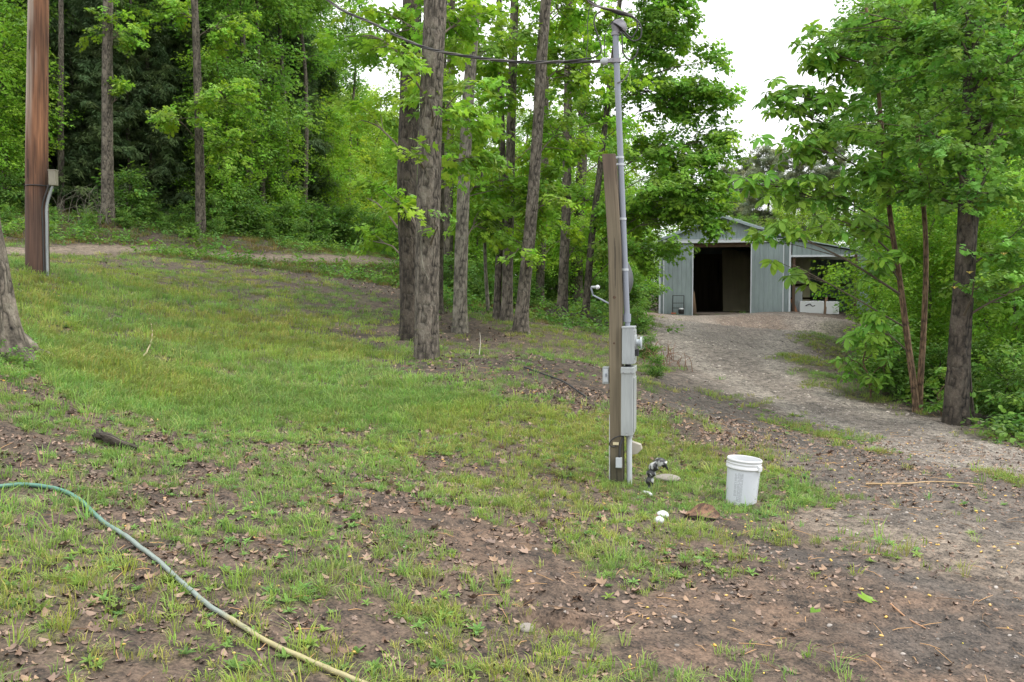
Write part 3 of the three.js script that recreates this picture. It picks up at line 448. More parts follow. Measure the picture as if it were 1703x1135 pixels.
// --- left forest: named trunks ---
heroTree('woodland_tree', 'tall straight dark trunk on the bank right of the utility pole', 179, 369, [[178, 250], [178, 120], [179, 0]], 21, { seed: 90, bark: M.barkBrown, flare: 0.3, top: 17, px: [{ t: 0.35, u: 195, v: 165, r: [0.6, 0.8, 0.6], n: 14 }, { t: 0.52, u: 215, v: 50, r: [1.6, 0.8, 1.2], n: 50 }], high: up(6, 10, 17, 3.4, 60) });
heroTree('woodland_tree', 'forked trunk with pale upper limbs on the bank at the wood edge', 333, 387, [[332, 280], [330, 180], [326, 70]], 17, { seed: 91, bark: M.barkBrown, flare: 0.25, top: 14, px: [{ t: 0.4, u: 280, v: 190, dd: -1.5, r: [1.5, 0.45, 1], n: 60 }, { t: 0.45, u: 375, v: 150, dd: -0.8, r: [1.5, 0.8, 1.2], n: 90 }, { t: 0.3, u: 390, v: 240, dd: -0.8, r: [1.2, 0.8, 1.1], n: 70 }, { t: 0.55, u: 290, v: 20, r: [1.4, 0.9, 1.2], n: 60 }, { t: 0.55, u: 370, v: 40, r: [1.5, 0.9, 1.2], n: 80 }], high: up(5, 11, 14, 3, 50) });

// --- prototypes for the wood, then copies ---
function proto(name, label, group, o, seed) { seedTo(seed); const g = thing(name, label, 'tree', V(0, -50, 0), group); growTree(g, o); return g; }
const wob = (h, k = 0.25) => Array.from({ length: 5 }, (_, i) => [rr(-k, k) * (i > 0 ? 1 : 0), i ? h * i / 4 : -0.3, rr(-k, k) * (i > 0 ? 1 : 0)]);
seedTo(301);
const wide = { seg: 16, radial: 7, far: true, bareTwigs: true, sprig: 'far', perTwig: 6, spread: 0.4, jitter: 0.8, vary: 0.32 };
const LW = 'wood on the bank behind the upper track', RW = 'wood in the hollow right of the drive', BW = 'trees behind the metal barn', MW = 'trees behind the trunks at the yard edge';
const kinds = {
  leafA: { mk: (l, g) => proto('woodland_tree', l, g, { ...wide, trunk: wob(14), r0: 0.17, r1: 0.05, bark: M.barkBrown, leaf: M.leafBroad, size: 1.05, clusters: autoClusters(2.2, 14, 2.7, 22, 42) }, 302) },
  leafB: { mk: (l, g) => proto('woodland_tree', l, g, { ...wide, trunk: wob(15, 0.4), r0: 0.2, r1: 0.06, bark: M.bark, leaf: M.leafPale, size: 1.05, clusters: autoClusters(3, 15, 2.9, 22, 42) }, 303) },
  leafC: { mk: (l, g) => proto('understory_tree', l, g, { ...wide, trunk: wob(6.5, 0.35), r0: 0.07, r1: 0.02, bark: M.barkBrown, leaf: M.leafMaple, size: 0.8, clusters: autoClusters(1, 6.5, 1.9, 15, 40), tint: [1, 1.03, 1] }, 304) },
  cedar: { mk: (l, g) => proto('cedar_tree', l, g, { ...wide, trunk: wob(9, 0.1), r0: 0.12, r1: 0.03, bark: M.barkBrown, sprig: 'cedar', leaf: M.cedar, spread: 0.22, size: 1.15, clusters: autoClusters(0.6, 9, 2, 26, 64, { cone: true, fall: -0.25, thick: 0.25 }), vary: 0.2 }, 305) },
  pine: { mk: (l, g) => proto('pine_tree', l, g, { ...wide, trunk: wob(17, 0.2), r0: 0.2, r1: 0.05, bark: M.bark, sprig: 'pine', leaf: M.pine, spread: 0.5, size: 1.9, clusters: autoClusters(5, 17, 2.3, 22, 46, { thick: 0.25 }), vary: 0.2 }, 306) },
  shrub: { mk: (l, g) => proto('shrub', l, g, { ...wide, trunk: wob(1.5, 0.15), r0: 0.025, r1: 0.01, bark: M.barkBrown, sprig: 'broad', leaf: M.leafBroad, spread: 0.12, size: 1, clusters: autoClusters(0.25, 1.6, 0.75, 9, 26), tint: [0.85, 0.87, 0.95] }, 307) },  // lowered tint puts the shade of the wood into the leaves
  stem: { mk: (l, g) => proto('woodland_tree', l, g, { ...wide, seg: 24, radial: 8, trunk: wob(14, 0.22), r0: 0.11, r1: 0.04, bark: M.barkBrown, leaf: M.leafBroad, size: 1, clusters: autoClusters(7.5, 14, 2, 9, 36) }, 309) },
  sunTintC: { mk: (l, g) => proto('understory_tree', l, g, { ...wide, trunk: wob(6.5, 0.35), r0: 0.06, r1: 0.02, bark: M.barkBrown, leaf: M.leafPale, size: 0.8, clusters: autoClusters(0.8, 6.5, 1.9, 15, 36), tint: [1.1, 1.02, 1] }, 310) },  // paler leaves and raised tint paint sunlight into these crowns
  magshrub: { mk: (l, g) => proto('magnolia_sapling', l, g, { ...wide, trunk: wob(1.8, 0.2), r0: 0.025, r1: 0.01, bark: M.barkRed, bareTwigs: false, sprig: 'mag', leaf: M.leafMag, spread: 0.12, perTwig: 3, size: 0.8, clusters: autoClusters(0.4, 1.9, 0.8, 8, 9) }, 308) },
};
const cat = { stem: 'tree', sunTintC: 'tree', leafA: 'tree', leafB: 'tree', leafC: 'tree', cedar: 'tree', pine: 'tree', shrub: 'shrub', magshrub: 'shrub' };
function plant(kind, x, z, scale, label, group) {
  const k = kinds[kind]; let o;
  if (!k.root) { o = k.root = k.mk(label, group); } else { o = k.root.clone(); o.name = numbered(k.root.name.replace(/_\d+$/, '')); scene.add(o); }
  tag(o, label, cat[kind], group);
  o.position.set(x, H(x, z) - 0.05, z); o.rotation.y = rr(0, 6.28); o.scale.setScalar(scale); return o;
}
const at = (u, d) => [(u - PW / 2) / FPX * d, -d];
seedTo(400);
const lab = {
  leafA: 'slim dark stemmed tree in the upper wood', leafB: 'tall pale green tree in the upper wood', leafC: 'low leafy understory tree', cedar: 'dark feathery cedar in the upper wood', stem: 'slender bare lower trunk in the upper wood', sunTintC: 'yellow green small tree with sunlight painted into its leaves', shrub: 'green leafy shrub on the upper bank' };
const where = (u) => u < 45 ? 'left of the utility pole' : u < 125 ? 'behind the utility pole' : u < 165 ? 'between utility pole and straight trunk' : u < 235 ? 'beside the straight dark trunk' : u < 300 ? 'between straight and forked trunks' : u < 400 ? 'around the forked trunk' : u < 470 ? 'right of the forked trunk' : u < 555 ? 'left of the sunlit gap' : u < 900 ? 'left of the furrowed twin trunks' : u < 1500 ? 'left of the slim reddish stems' : u < 1580 ? 'between reddish stems and thick dark tree' : u < 1650 ? 'behind the thick dark tree' : 'right of the thick dark tree';
const depthWord = (d, a, b) => (d < a ? 'front row, ' : d > b ? 'deep in, ' : '');
// left wood, front to back
for (const [k, u, d, s] of [
  ['cedar', 130, 30, 1.05], ['cedar', 255, 31, 1.1], ['cedar', 440, 35, 0.95], ['cedar', 500, 37, 1.0], ['cedar', 60, 32, 1.0], ['cedar', -60, 30, 1.1], ['cedar', 215, 35, 1.25], ['cedar', 350, 36, 1.1], ['cedar', 20, 37, 1.25], ['cedar', 150, 39, 1.3], ['cedar', 300, 41, 1.25], ['cedar', 535, 42, 0.95], ['cedar', 180, 29.5, 0.9], ['cedar', 290, 32.5, 1.05], ['cedar', 395, 37, 1.1], ['cedar', 90, 30.5, 0.95],
  ['leafA', 410, 32, 1], ['leafA', 15, 29, 0.9], ['leafA', 470, 38, 1], ['leafA', 240, 44, 1.1], ['cedar', 100, 34, 1.15], ['leafA', -80, 36, 1.1], ['leafA', 360, 45, 1.2], ['leafB', 520, 42, 1], ['leafB', 590, 48, 0.6], ['leafB', 420, 48, 1.15], ['leafB', 640, 54, 0.6], ['sunTintC', 560, 40, 1.0], ['sunTintC', 600, 47, 1.2], ['sunTintC', 635, 50, 1.3], ['sunTintC', 575, 52, 1.5], ['sunTintC', 650, 60, 1.7], ['leafB', 180, 50, 1.2], ['leafB', 290, 53, 1.2], ['leafA', 40, 52, 1.3], ['leafA', 480, 55, 1.25], ['leafB', 680, 60, 0.7], ['leafA', 545, 60, 0.9], ['leafB', 390, 62, 1.3],
  ...[[105, 28.5], [150, 31], [225, 30], [270, 33], [395, 31.5], [437, 33], [472, 35], [505, 36], [515, 40], [245, 36], [380, 38], [60, 33], [535, 45], [590, 42]].map(([u, d]) => ['stem', u, d, rr(0.75, 1.15)]), ['leafC', 375, 31, 0.9], ['leafC', 455, 34, 0.85], ['leafC', 540, 38, 0.9], ['leafC', 20, 27.5, 0.95], ['leafC', 580, 46, 1], ['leafC', 660, 49, 1], ['leafC', -40, 26, 0.9],
]) { const [x, z] = at(u, d); plant(k, x, z, s * rr(0.95, 1.05), lab[k] + ', ' + (k === 'leafC' || k === 'sunTintC' ? '' : depthWord(d, 33, 45)) + where(u), LW + ' ' + where(u) + (k === 'cedar' ? ', cedars' : k === 'leafC' ? ', understory' : k === 'leafB' ? ', pale tall trees' : ', dark stemmed trees')); }
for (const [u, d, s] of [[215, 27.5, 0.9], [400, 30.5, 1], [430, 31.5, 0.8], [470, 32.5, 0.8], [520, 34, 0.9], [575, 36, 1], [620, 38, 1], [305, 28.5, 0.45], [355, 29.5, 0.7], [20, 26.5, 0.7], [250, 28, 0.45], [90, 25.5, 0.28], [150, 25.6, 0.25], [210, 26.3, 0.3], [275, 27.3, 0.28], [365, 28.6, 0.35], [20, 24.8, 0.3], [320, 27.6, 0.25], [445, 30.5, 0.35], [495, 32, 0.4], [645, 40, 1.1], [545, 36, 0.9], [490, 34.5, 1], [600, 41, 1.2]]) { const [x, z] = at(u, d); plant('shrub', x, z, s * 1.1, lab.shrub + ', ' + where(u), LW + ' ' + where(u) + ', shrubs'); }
const whereM = (u) => u < 780 ? 'behind the twin trunks' : u < 880 ? 'behind the trunk clump' : u < 960 ? 'behind the dark trunks' : 'just left of the wooden post';
// behind the yard-edge trunks
for (const [k, u, d, s] of [['leafB', 700, 36, 0.6], ['leafB', 800, 38, 0.55], ['leafB', 880, 36, 0.5], ['leafB', 950, 40, 0.6], ['leafA', 840, 46, 0.65], ['leafA', 925, 48, 0.65], ['leafA', 1010, 46, 0.7], ['leafB', 745, 50, 0.7], ['leafA', 1000, 36, 0.6]]) { const [x, z] = at(u, d); plant(k, x, z, s, (k === 'leafB' ? 'pale green tree filling the gaps, ' : 'dark stemmed tree filling the gaps, ') + whereM(u), MW + ' ' + whereM(u) + (k === 'leafB' ? ', pale' : ', dark')); }
for (const [u, d, s] of [[720, 27, 0.6], [790, 26, 0.65], [860, 27, 0.6], [925, 29, 0.7], [1000, 31, 0.75], [1050, 36, 0.8], [760, 31, 0.8], [890, 34, 0.9], [690, 33, 0.8], [830, 30, 0.7], [960, 33, 0.7]]) { const [x, z] = at(u, d); plant('leafC', x, z, s, 'small leafy tree, ' + whereM(u), MW + ' ' + whereM(u) + ', understory'); }
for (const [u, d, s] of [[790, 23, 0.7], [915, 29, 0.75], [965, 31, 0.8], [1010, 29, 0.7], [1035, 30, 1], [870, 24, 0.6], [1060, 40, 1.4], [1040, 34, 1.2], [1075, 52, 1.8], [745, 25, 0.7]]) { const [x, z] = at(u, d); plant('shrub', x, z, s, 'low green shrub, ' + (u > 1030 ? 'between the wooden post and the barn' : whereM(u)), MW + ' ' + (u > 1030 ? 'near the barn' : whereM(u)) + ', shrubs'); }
// behind the barn
const whereB = (u) => u < 1110 ? 'left of its roof' : u < 1200 ? 'over the left roof slope' : u < 1290 ? 'over the right roof slope' : u < 1400 ? 'over the lean-to' : 'right of the lean-to';
for (const [k, u, d, s] of [['leafA', 1080, 60, 0.62], ['leafB', 1130, 64, 0.62], ['pine', 1275, 76, 0.82], ['pine', 1240, 84, 0.8], ['pine', 1320, 72, 0.8], ['pine', 1205, 80, 0.72], ['leafB', 1190, 72, 0.62], ['leafB', 1300, 70, 0.66], ['leafA', 1240, 68, 0.55], ['leafB', 1360, 66, 0.7], ['pine', 1370, 80, 0.95], ['leafA', 1420, 62, 0.85], ['leafB', 1480, 60, 0.9], ['leafA', 1160, 78, 0.75], ['leafA', 1030, 58, 0.8]]) {
  const [x, z] = at(u, d); plant(k, x, z, s, (k === 'pine' ? 'grey green pine beyond the barn, ' : k === 'leafB' ? 'pale green tree beyond the barn, ' : 'darker broadleaf tree beyond the barn, ') + whereB(u), BW + ' ' + whereB(u) + ', ' + { pine: 'pines', leafA: 'dark', leafB: 'pale' }[k]);
}
// right wood
for (const [u, d] of [[1455, 24], [1470, 30], [1500, 27], [1553, 21], [1562, 23], [1640, 22], [1655, 26], [1690, 20], [1530, 33], [1720, 24]]) { const [x, z] = at(u, d); plant('stem', x, z, rr(0.7, 1), 'slender bare lower trunk in the hollow, ' + depthWord(d, 22, 28) + where(u), RW + ' ' + where(u) + ', stems'); }
for (const [k, u, d, s] of [['leafA', 1530, 27, 0.85], ['leafA', 1560, 22, 0.8], ['leafA', 1660, 20, 0.85], ['leafA', 1740, 18, 0.9], ['leafA', 1600, 30, 1], ['leafA', 1690, 28, 1], ['leafA', 1520, 36, 1], ['leafA', 1640, 40, 1.1], ['leafA', 1740, 36, 1.1], ['leafB', 1560, 46, 1], ['leafB', 1680, 50, 1.1], ['leafA', 1790, 24, 1], ['leafB', 1760, 46, 1.1], ['leafA', 1520, 44, 0.95]]) {
  const [x, z] = at(u, d); plant(k, x, z, s, (k === 'leafA' ? 'slim dark stemmed tree in the hollow, ' : 'pale green tree in the hollow, ') + depthWord(d, 23, 38) + where(u), RW + ' ' + where(u) + (k === 'leafA' ? ', dark' : ', pale'));
}
for (const [u, d, s] of [[1505, 19, 0.75], [1540, 17.5, 0.6], [1640, 16.5, 0.7], [1700, 14.5, 0.6], [1580, 24, 0.8], [1660, 24, 0.8], [1540, 24, 0.8], [1720, 19, 0.8], [1620, 20, 0.7], [1530, 28, 0.7], [1760, 15, 0.7]]) { const [x, z] = at(u, d); plant('leafC', x, z, s, 'small leafy tree in the hollow, ' + depthWord(d, 17, 23) + where(u), RW + ' ' + where(u) + ', understory'); }
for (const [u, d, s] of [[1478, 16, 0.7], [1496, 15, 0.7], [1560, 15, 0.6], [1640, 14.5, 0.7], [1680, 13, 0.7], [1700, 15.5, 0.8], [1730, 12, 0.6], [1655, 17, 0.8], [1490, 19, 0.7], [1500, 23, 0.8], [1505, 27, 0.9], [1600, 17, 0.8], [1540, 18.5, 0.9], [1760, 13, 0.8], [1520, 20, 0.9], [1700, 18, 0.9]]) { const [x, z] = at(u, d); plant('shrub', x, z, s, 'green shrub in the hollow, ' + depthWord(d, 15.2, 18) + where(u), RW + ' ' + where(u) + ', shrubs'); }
for (const [u, d, s, l] of [[1448, 14.6, 0.7, 'magnolia sapling with big leaves low at the right bend of the drive'], [1452, 21, 0.8, 'big leaved magnolia sapling nearest the barn on the drive verge'], [1570, 13.2, 0.42, 'small magnolia sapling at the foot of the thick dark tree'], [1500, 16.5, 0.75, 'big leaved magnolia sapling behind the two slim reddish stems']]) { const [x, z] = at(u, d); plant('magshrub', x, z, s, l); }
{ // the far wood that closes every gap
  seedTo(900); const list = [];
  for (let i = 0; i < 5200; i++) {
    const a = rr(-0.62, 0.62) * 1.1, d = rr(66, 100), x = Math.tan(a) * d, u = PW / 2 + FPX * x / d; if (u > 1060 && u < 1420 && d < 95) continue;
    const top = u > 1040 && u < 1440 ? 7.5 : u > 640 && u <= 1040 ? 7 : u > 540 && u <= 640 ? 10 : 15, y = H(x, -d) + Math.pow(R(), 0.8) * top * (0.7 + 0.5 * fbm(x * 0.12, d * 0.12, 2)), s = rr(3, 4.6);
    list.push({ p: V(x, y, -d), q: outward(V(rr(-1, 1), 0, rr(-1, 1)), 1), s: V(s, s, s), c: tint([0.8, 0.85, 0.9], 0.3) });
  }
  const f = instances('forest', SPRIG.far, M.leafBroad, list, scene); tag(f, 'far wood of mixed green trees closing the view', 'forest', null, 'stuff');
}

// ---------- metal barn ----------
const barnAt = P(1097, 523, 45); barnAt.y = tps(barnAt.x, barnAt.z) - 0.02;
const BARN = thing('metal_barn', 'grey green ribbed metal barn with open sliding door and a lean-to', 'barn', barnAt);
BARN.rotation.y = -0.195;
const sheetMats = [0, 1, 2, 3].map((i) => { const m = M.barn.clone(); m.color.multiplyScalar(0.94 + 0.04 * i); return m; });
function ribSheet(x0, x1, yb, yt, pitch = 0.225) { // upright ribs along x, standing proud of z = 0
  const xs = []; for (let x = Math.floor(x0 / pitch) * pitch; x <= x1 + pitch; x += pitch) for (const [o, z] of [[-0.03, 0], [-0.018, 0.022], [0.018, 0.022], [0.03, 0]]) { const q = x + o; if (q > x0 && q < x1) xs.push([q, z]); }
  xs.unshift([x0, 0]); xs.push([x1, 0]);
  const pos = [], uv = [];
  for (let i = 0; i < xs.length - 1; i++) { const [a, za] = xs[i], [b, zb] = xs[i + 1]; if (b - a < 1e-5) continue; const A = [a, yb(a), za], B = [b, yb(b), zb], Cc = [b, yt(b), zb], D = [a, yt(a), za]; pos.push(...A, ...B, ...Cc, ...A, ...Cc, ...D); for (const p of [A, B, Cc, A, Cc, D]) uv.push(p[0] / 2.5, p[1] / 2.5); }
  const g = new THREE.BufferGeometry(); g.setAttribute('position', new THREE.Float32BufferAttribute(pos, 3)); g.setAttribute('uv', new THREE.Float32BufferAttribute(uv, 2)); g.computeVertexNormals(); return g;
}
function cladding(name, x0, x1, yb, yt, place, parent = BARN, step = 0.9) {
  for (let x = x0, i = 0; x < x1 - 0.02; x += step, i++) { const m = part(name, ribSheet(x, Math.min(x + step, x1) + 0.015, typeof yb === 'function' ? yb : () => yb, typeof yt === 'function' ? yt : () => yt), sheetMats[(i * 7 + Math.round(x0)) % 4], parent); m.material.side = THREE.DoubleSide; place?.(m, i); m.position.z += (i % 2) * 0.004; }
}
const BW6 = 6.4, EAVE = 3.82, RIDGE = 4.95, RX = 3.1, DEPTH = 13, LX = 10.45, slopeL = (RIDGE - EAVE) / RX;
const roofAt = (x) => (x < RX ? EAVE + x * slopeL : x < BW6 ? RIDGE - (x - RX) * 0.345 : RIDGE - (BW6 - RX) * 0.345 - (x - BW6) * 0.2);
cladding('wall_panel', 0, 1.62, -0.3, 3.62, (m) => { m.position.z = 0.02; });
cladding('wall_panel', 4.56, BW6, -0.3, 3.62, (m) => { m.position.z = 0.02; });
cladding('gable_panel', 0, BW6, 3.62, (x) => roofAt(x) - 0.02, (m) => { m.position.z = 0.02; });
// sliding leaves hang in front of the wall on the white track
const doorL = part('sliding_door', box(1.5, 3.68, 0.03, 0.93, 1.74, 0.085), M.barn, BARN), doorR = part('sliding_door', box(1.58, 3.75, 0.03, 5.32, 1.7, 0.085), M.barn, BARN);
for (const [d, a, b] of [[doorL, 0.2, 1.66], [doorR, 4.54, 6.1]]) { for (let x = a, i = 0; x < b - 0.05; x += 0.75, i++) { const s = part('door_panel', ribSheet(x, Math.min(x + 0.75, b) + 0.01, () => -0.16, () => 3.55), sheetMats[(i + 1) % 4], d); s.position.z = 0.105 + (i % 2) * 0.004; } for (const x of [a, b]) part('edge_trim', box(0.05, 3.7, 0.06, x, 1.7, 0.11), M.trim, d); }
part('door_track', merged([box(5.9, 0.17, 0.14, 3.1, 3.68, 0.13, 0.02), box(5.9, 0.02, 0.2, 3.1, 3.775, 0.12, 0)]), M.trim, BARN);
part('corner_trim', box(0.09, 3.9, 0.09, 0, 1.85, 0.02), M.trim, BARN); part('corner_trim', box(0.09, 3.9, 0.09, BW6 + 0.02, 1.85, 0.02), M.trim, BARN);
part('door_header', box(3, 0.22, 0.12, 3.09, 3.5, -0.07), M.timber, BARN);
{ // side and rear walls, roof
  const side = (x) => { cladding('side_wall', 0, DEPTH, -0.3, x < 1 ? EAVE : roofAt(BW6) - 0.05, null, (() => { const g = new THREE.Group(); g.name = 'side_cladding'; g.position.set(x, 0, 0); g.rotation.y = Math.PI / 2; BARN.add(g); return g; })(), 1.5); };
  side(0); side(BW6 + 0.05);
  cladding('rear_wall', 0, BW6, -0.3, (x) => roofAt(x) - 0.02, (m) => { m.position.z = -DEPTH; }, BARN, 1.6);
  const slab = (x0, x1, over, y) => { const a = V(x0, roofAt(x0 + 0.001) + y, 0), b = V(x1, roofAt(x1 - 0.001) + y, 0), len = a.distanceTo(b), g = box(len + 0.02, 0.05, DEPTH + over, 0, 0.03, -DEPTH / 2 + over / 2 - 0.1, 0.01); g.rotateZ(Math.atan2(b.y - a.y, b.x - a.x)); g.translate((a.x + b.x) / 2, (a.y + b.y) / 2, 0); return g; };
  part('roof', slab(-0.12, RX, 0.35, 0), M.barnRoof, BARN); part('roof', slab(RX, BW6 + 0.08, 0.35, 0), M.barnRoof, BARN); part('lean_to_roof', slab(BW6 + 0.02, LX + 0.12, 0.3, -0.04), M.barnRoof, BARN);
  part('gable_trim', merged([[-0.12, RX], [RX, BW6 + 0.05]].map(([a, b]) => { const y0 = a < RX ? EAVE - 0.12 * slopeL : RIDGE, y1 = roofAt(b - 0.01), l = Math.hypot(b - a, y1 - y0), g = box(l, 0.12, 0.03, 0, 0, 0.27); g.rotateZ(Math.atan2(y1 - y0, b - a)); g.translate((a + b) / 2, (y0 + y1) / 2 - 0.03, 0); return g; })), M.barnRoof, BARN);
  part('ridge_cap', cyl(0.09, 0.09, DEPTH + 0.3, RX, RIDGE + 0.03, -DEPTH / 2, 10, 'z'), M.barnRoof, BARN);
}
{ // inner boards and floors, added to darken the inside of the barn
  const added_lining = std([0.26, 0.2, 0.14], { roughness: 0.9, map: woodMap });
  part('added_lining', box(BW6 - 0.2, 4, 0.04, BW6 / 2, 1.7, -DEPTH + 0.15, 0), added_lining, BARN); for (const x of [0.12, BW6 - 0.12]) part('added_lining', box(0.04, 3.7, DEPTH - 0.6, x, 1.6, -DEPTH / 2, 0), added_lining, BARN);
  part('barn_floor', box(BW6 - 0.3, 0.1, DEPTH - 0.4, BW6 / 2, 0.0, -DEPTH / 2 - 0.15, 0), std([0.2, 0.16, 0.13]), BARN); part('lean_to_floor', box(LX - BW6 - 0.3, 0.1, 5.2, (LX + BW6) / 2, -0.03, -2.8, 0), std([0.2, 0.16, 0.13]), BARN);
}
{ // lean-to: header, posts, rear wall with open gaps, rails
  cladding('lean_to_panel', BW6 + 0.12, LX, 2.92, (x) => roofAt(x) - 0.1, (m) => { m.position.z = 0.02; });
  cladding('lean_to_panel', 9.6, LX, -0.3, 2.92, (m) => { m.position.z = 0.02; });
  part('lintel', box(3.2, 0.1, 0.1, 8.05, 2.9, 0.0), M.trim, BARN); part('lean_to_post', box(0.14, 3.1, 0.14, 9.54, 1.4, 0), M.timber, BARN); part('lean_to_post', box(0.14, 3.2, 0.14, 6.62, 1.4, -0.1), M.timber, BARN);
  const back = -5.5;
  cladding('rear_panel', 6.5, 7.25, -0.3, 2.4, (m) => { m.position.z = back; }); cladding('rear_panel', 8.15, LX, -0.3, 2.95, (m) => { m.position.z = back; });
  for (const y of [1.55, 0.8]) part('rail', box(4, 0.12, 0.05, 8.4, y, back + 0.07), M.timber, BARN);
  part('side_wall', (() => { const g = ribSheet(0, 5.5, () => -0.3, () => 2.95); g.rotateY(Math.PI / 2); g.translate(LX, 0, 0); return g; })(), M.barn, BARN);
}
{ // pale bank added behind the lean-to so its rear gaps look bright
  const g = new THREE.PlaneGeometry(9, 6, 60, 40), p = g.attributes.position; for (let i = 0; i < p.count; i++) { const x = p.getX(i), t = (p.getY(i) + 3) / 6; p.setXYZ(i, x + 8, -0.6 + 4.4 * sstep(0, 1, t) + 0.3 * (fbm(x * 1.2, t * 8, 4) - 0.5), -6.6 - 3.6 * t + 0.4 * (fbm(x * 0.9 + 5, t * 4, 3) - 0.5)); } g.computeVertexNormals();
  const m = solo('added_pale_bank', g, std([0.85, 0.75, 0.56], { map: grimeMap, roughness: 0.95, side: THREE.DoubleSide }), 'added pale bank that brightens the gaps behind the barn lean-to', 'bank', null, 'structure'); m.position.copy(barnAt); m.rotation.y = BARN.rotation.y;
}
const inBarn = (x, y, z) => V(x, y, z).applyAxisAngle(V(0, 1, 0), BARN.rotation.y).add(barnAt);
function barnThing(name, label, category, x, y, z, ry = 0) { const g = thing(name, label, category, inBarn(x, y, z)); g.rotation.y = BARN.rotation.y + ry; return g; }
{
  let g = barnThing('white_box', 'white metal box with a dark squiggle at the lean-to entrance', 'box', 7.5, 0, -0.2); part('panel', box(1.15, 0.66, 0.45, 0, 0.33, 0, 0.02), M.white, g);
  part('mark', tube(curvePts([V(-0.3, 0.42, 0.229), V(-0.1, 0.5, 0.229), V(0.02, 0.4, 0.229), V(0.15, 0.44, 0.229)], 12), ramp(0.03, 0.02, 13), 5), M.dark, g);
  g = barnThing('white_box', 'plain white metal box right of the brown board in the lean-to', 'box', 8.48, 0, -0.2); part('panel', box(0.62, 0.64, 0.45, 0, 0.32, 0, 0.02), M.white, g); part('knob', cyl(0.03, 0.03, 0.03, 0.2, 0.2, 0.235, 10, 'z'), M.dark, g);
  g = barnThing('plank', 'brown plank leaning between the two white boxes in the lean-to', 'plank', 8.1, 0, 0.1); const p = part('board', box(0.12, 0.95, 0.03, 0, 0.46, 0), M.board, g); p.rotation.set(-0.25, 0, -0.12);
  g = barnThing('metal_sheet', 'grey sheet standing against the inner wall of the lean-to', 'sheet', 6.86, 0, -0.5); part('sheet', box(0.5, 1.35, 0.03, 0, 0.67, 0), M.galv, g).rotation.x = -0.08;
  g = barnThing('plank', 'reddish plank slanting in the left corner of the lean-to', 'plank', 6.75, 0, -0.1); part('board', box(0.14, 0.8, 0.04, 0.05, 0.38, 0), std([0.35, 0.16, 0.09]), g).rotation.z = 0.35;
  g = barnThing('plank', 'brown boards leaning on the left edge of the big barn door', 'plank', 1.75, 0, 0.18); for (const [x, r] of [[0, 0.06], [0.09, 0.1]]) part('board', box(0.07, 1.15, 0.03, x, 0.56, 0), M.board, g).rotation.set(-0.1, 0, r);
  g = barnThing('rack', 'black metal rack standing against the left barn wall', 'rack', 0.95, 0, 0.35);
  for (const x of [-0.28, 0.28]) part('upright', cyl(0.02, 0.02, 0.95, x, 0.47, 0), M.dark, g); for (const y of [0.93, 0.55, 0.3]) part('bar', box(0.58, 0.03, 0.03, 0, y, 0), M.dark, g); for (const x of [-0.28, 0.28]) part('foot', box(0.03, 0.03, 0.4, x, 0.02, 0.05), M.dark, g);
  g = barnThing('pot', 'small dark pot with a white top in front of the black rack', 'pot', 1.1, 0, 0.65); part('pot', new THREE.LatheGeometry([[0.001, 0], [0.11, 0], [0.14, 0.1], [0.14, 0.22], [0.12, 0.24]].map(([a, b]) => new THREE.Vector2(a, b)), 20), M.dark, g); part('lid', cyl(0.12, 0.1, 0.06, 0, 0.27, 0), M.white, g);
  g = barnThing('brick', 'red block on the ground left of the small dark pot', 'brick', 0.72, 0, 0.7); part('block', box(0.24, 0.07, 0.12, 0, 0.035, 0), std([0.45, 0.14, 0.08]), g);
}

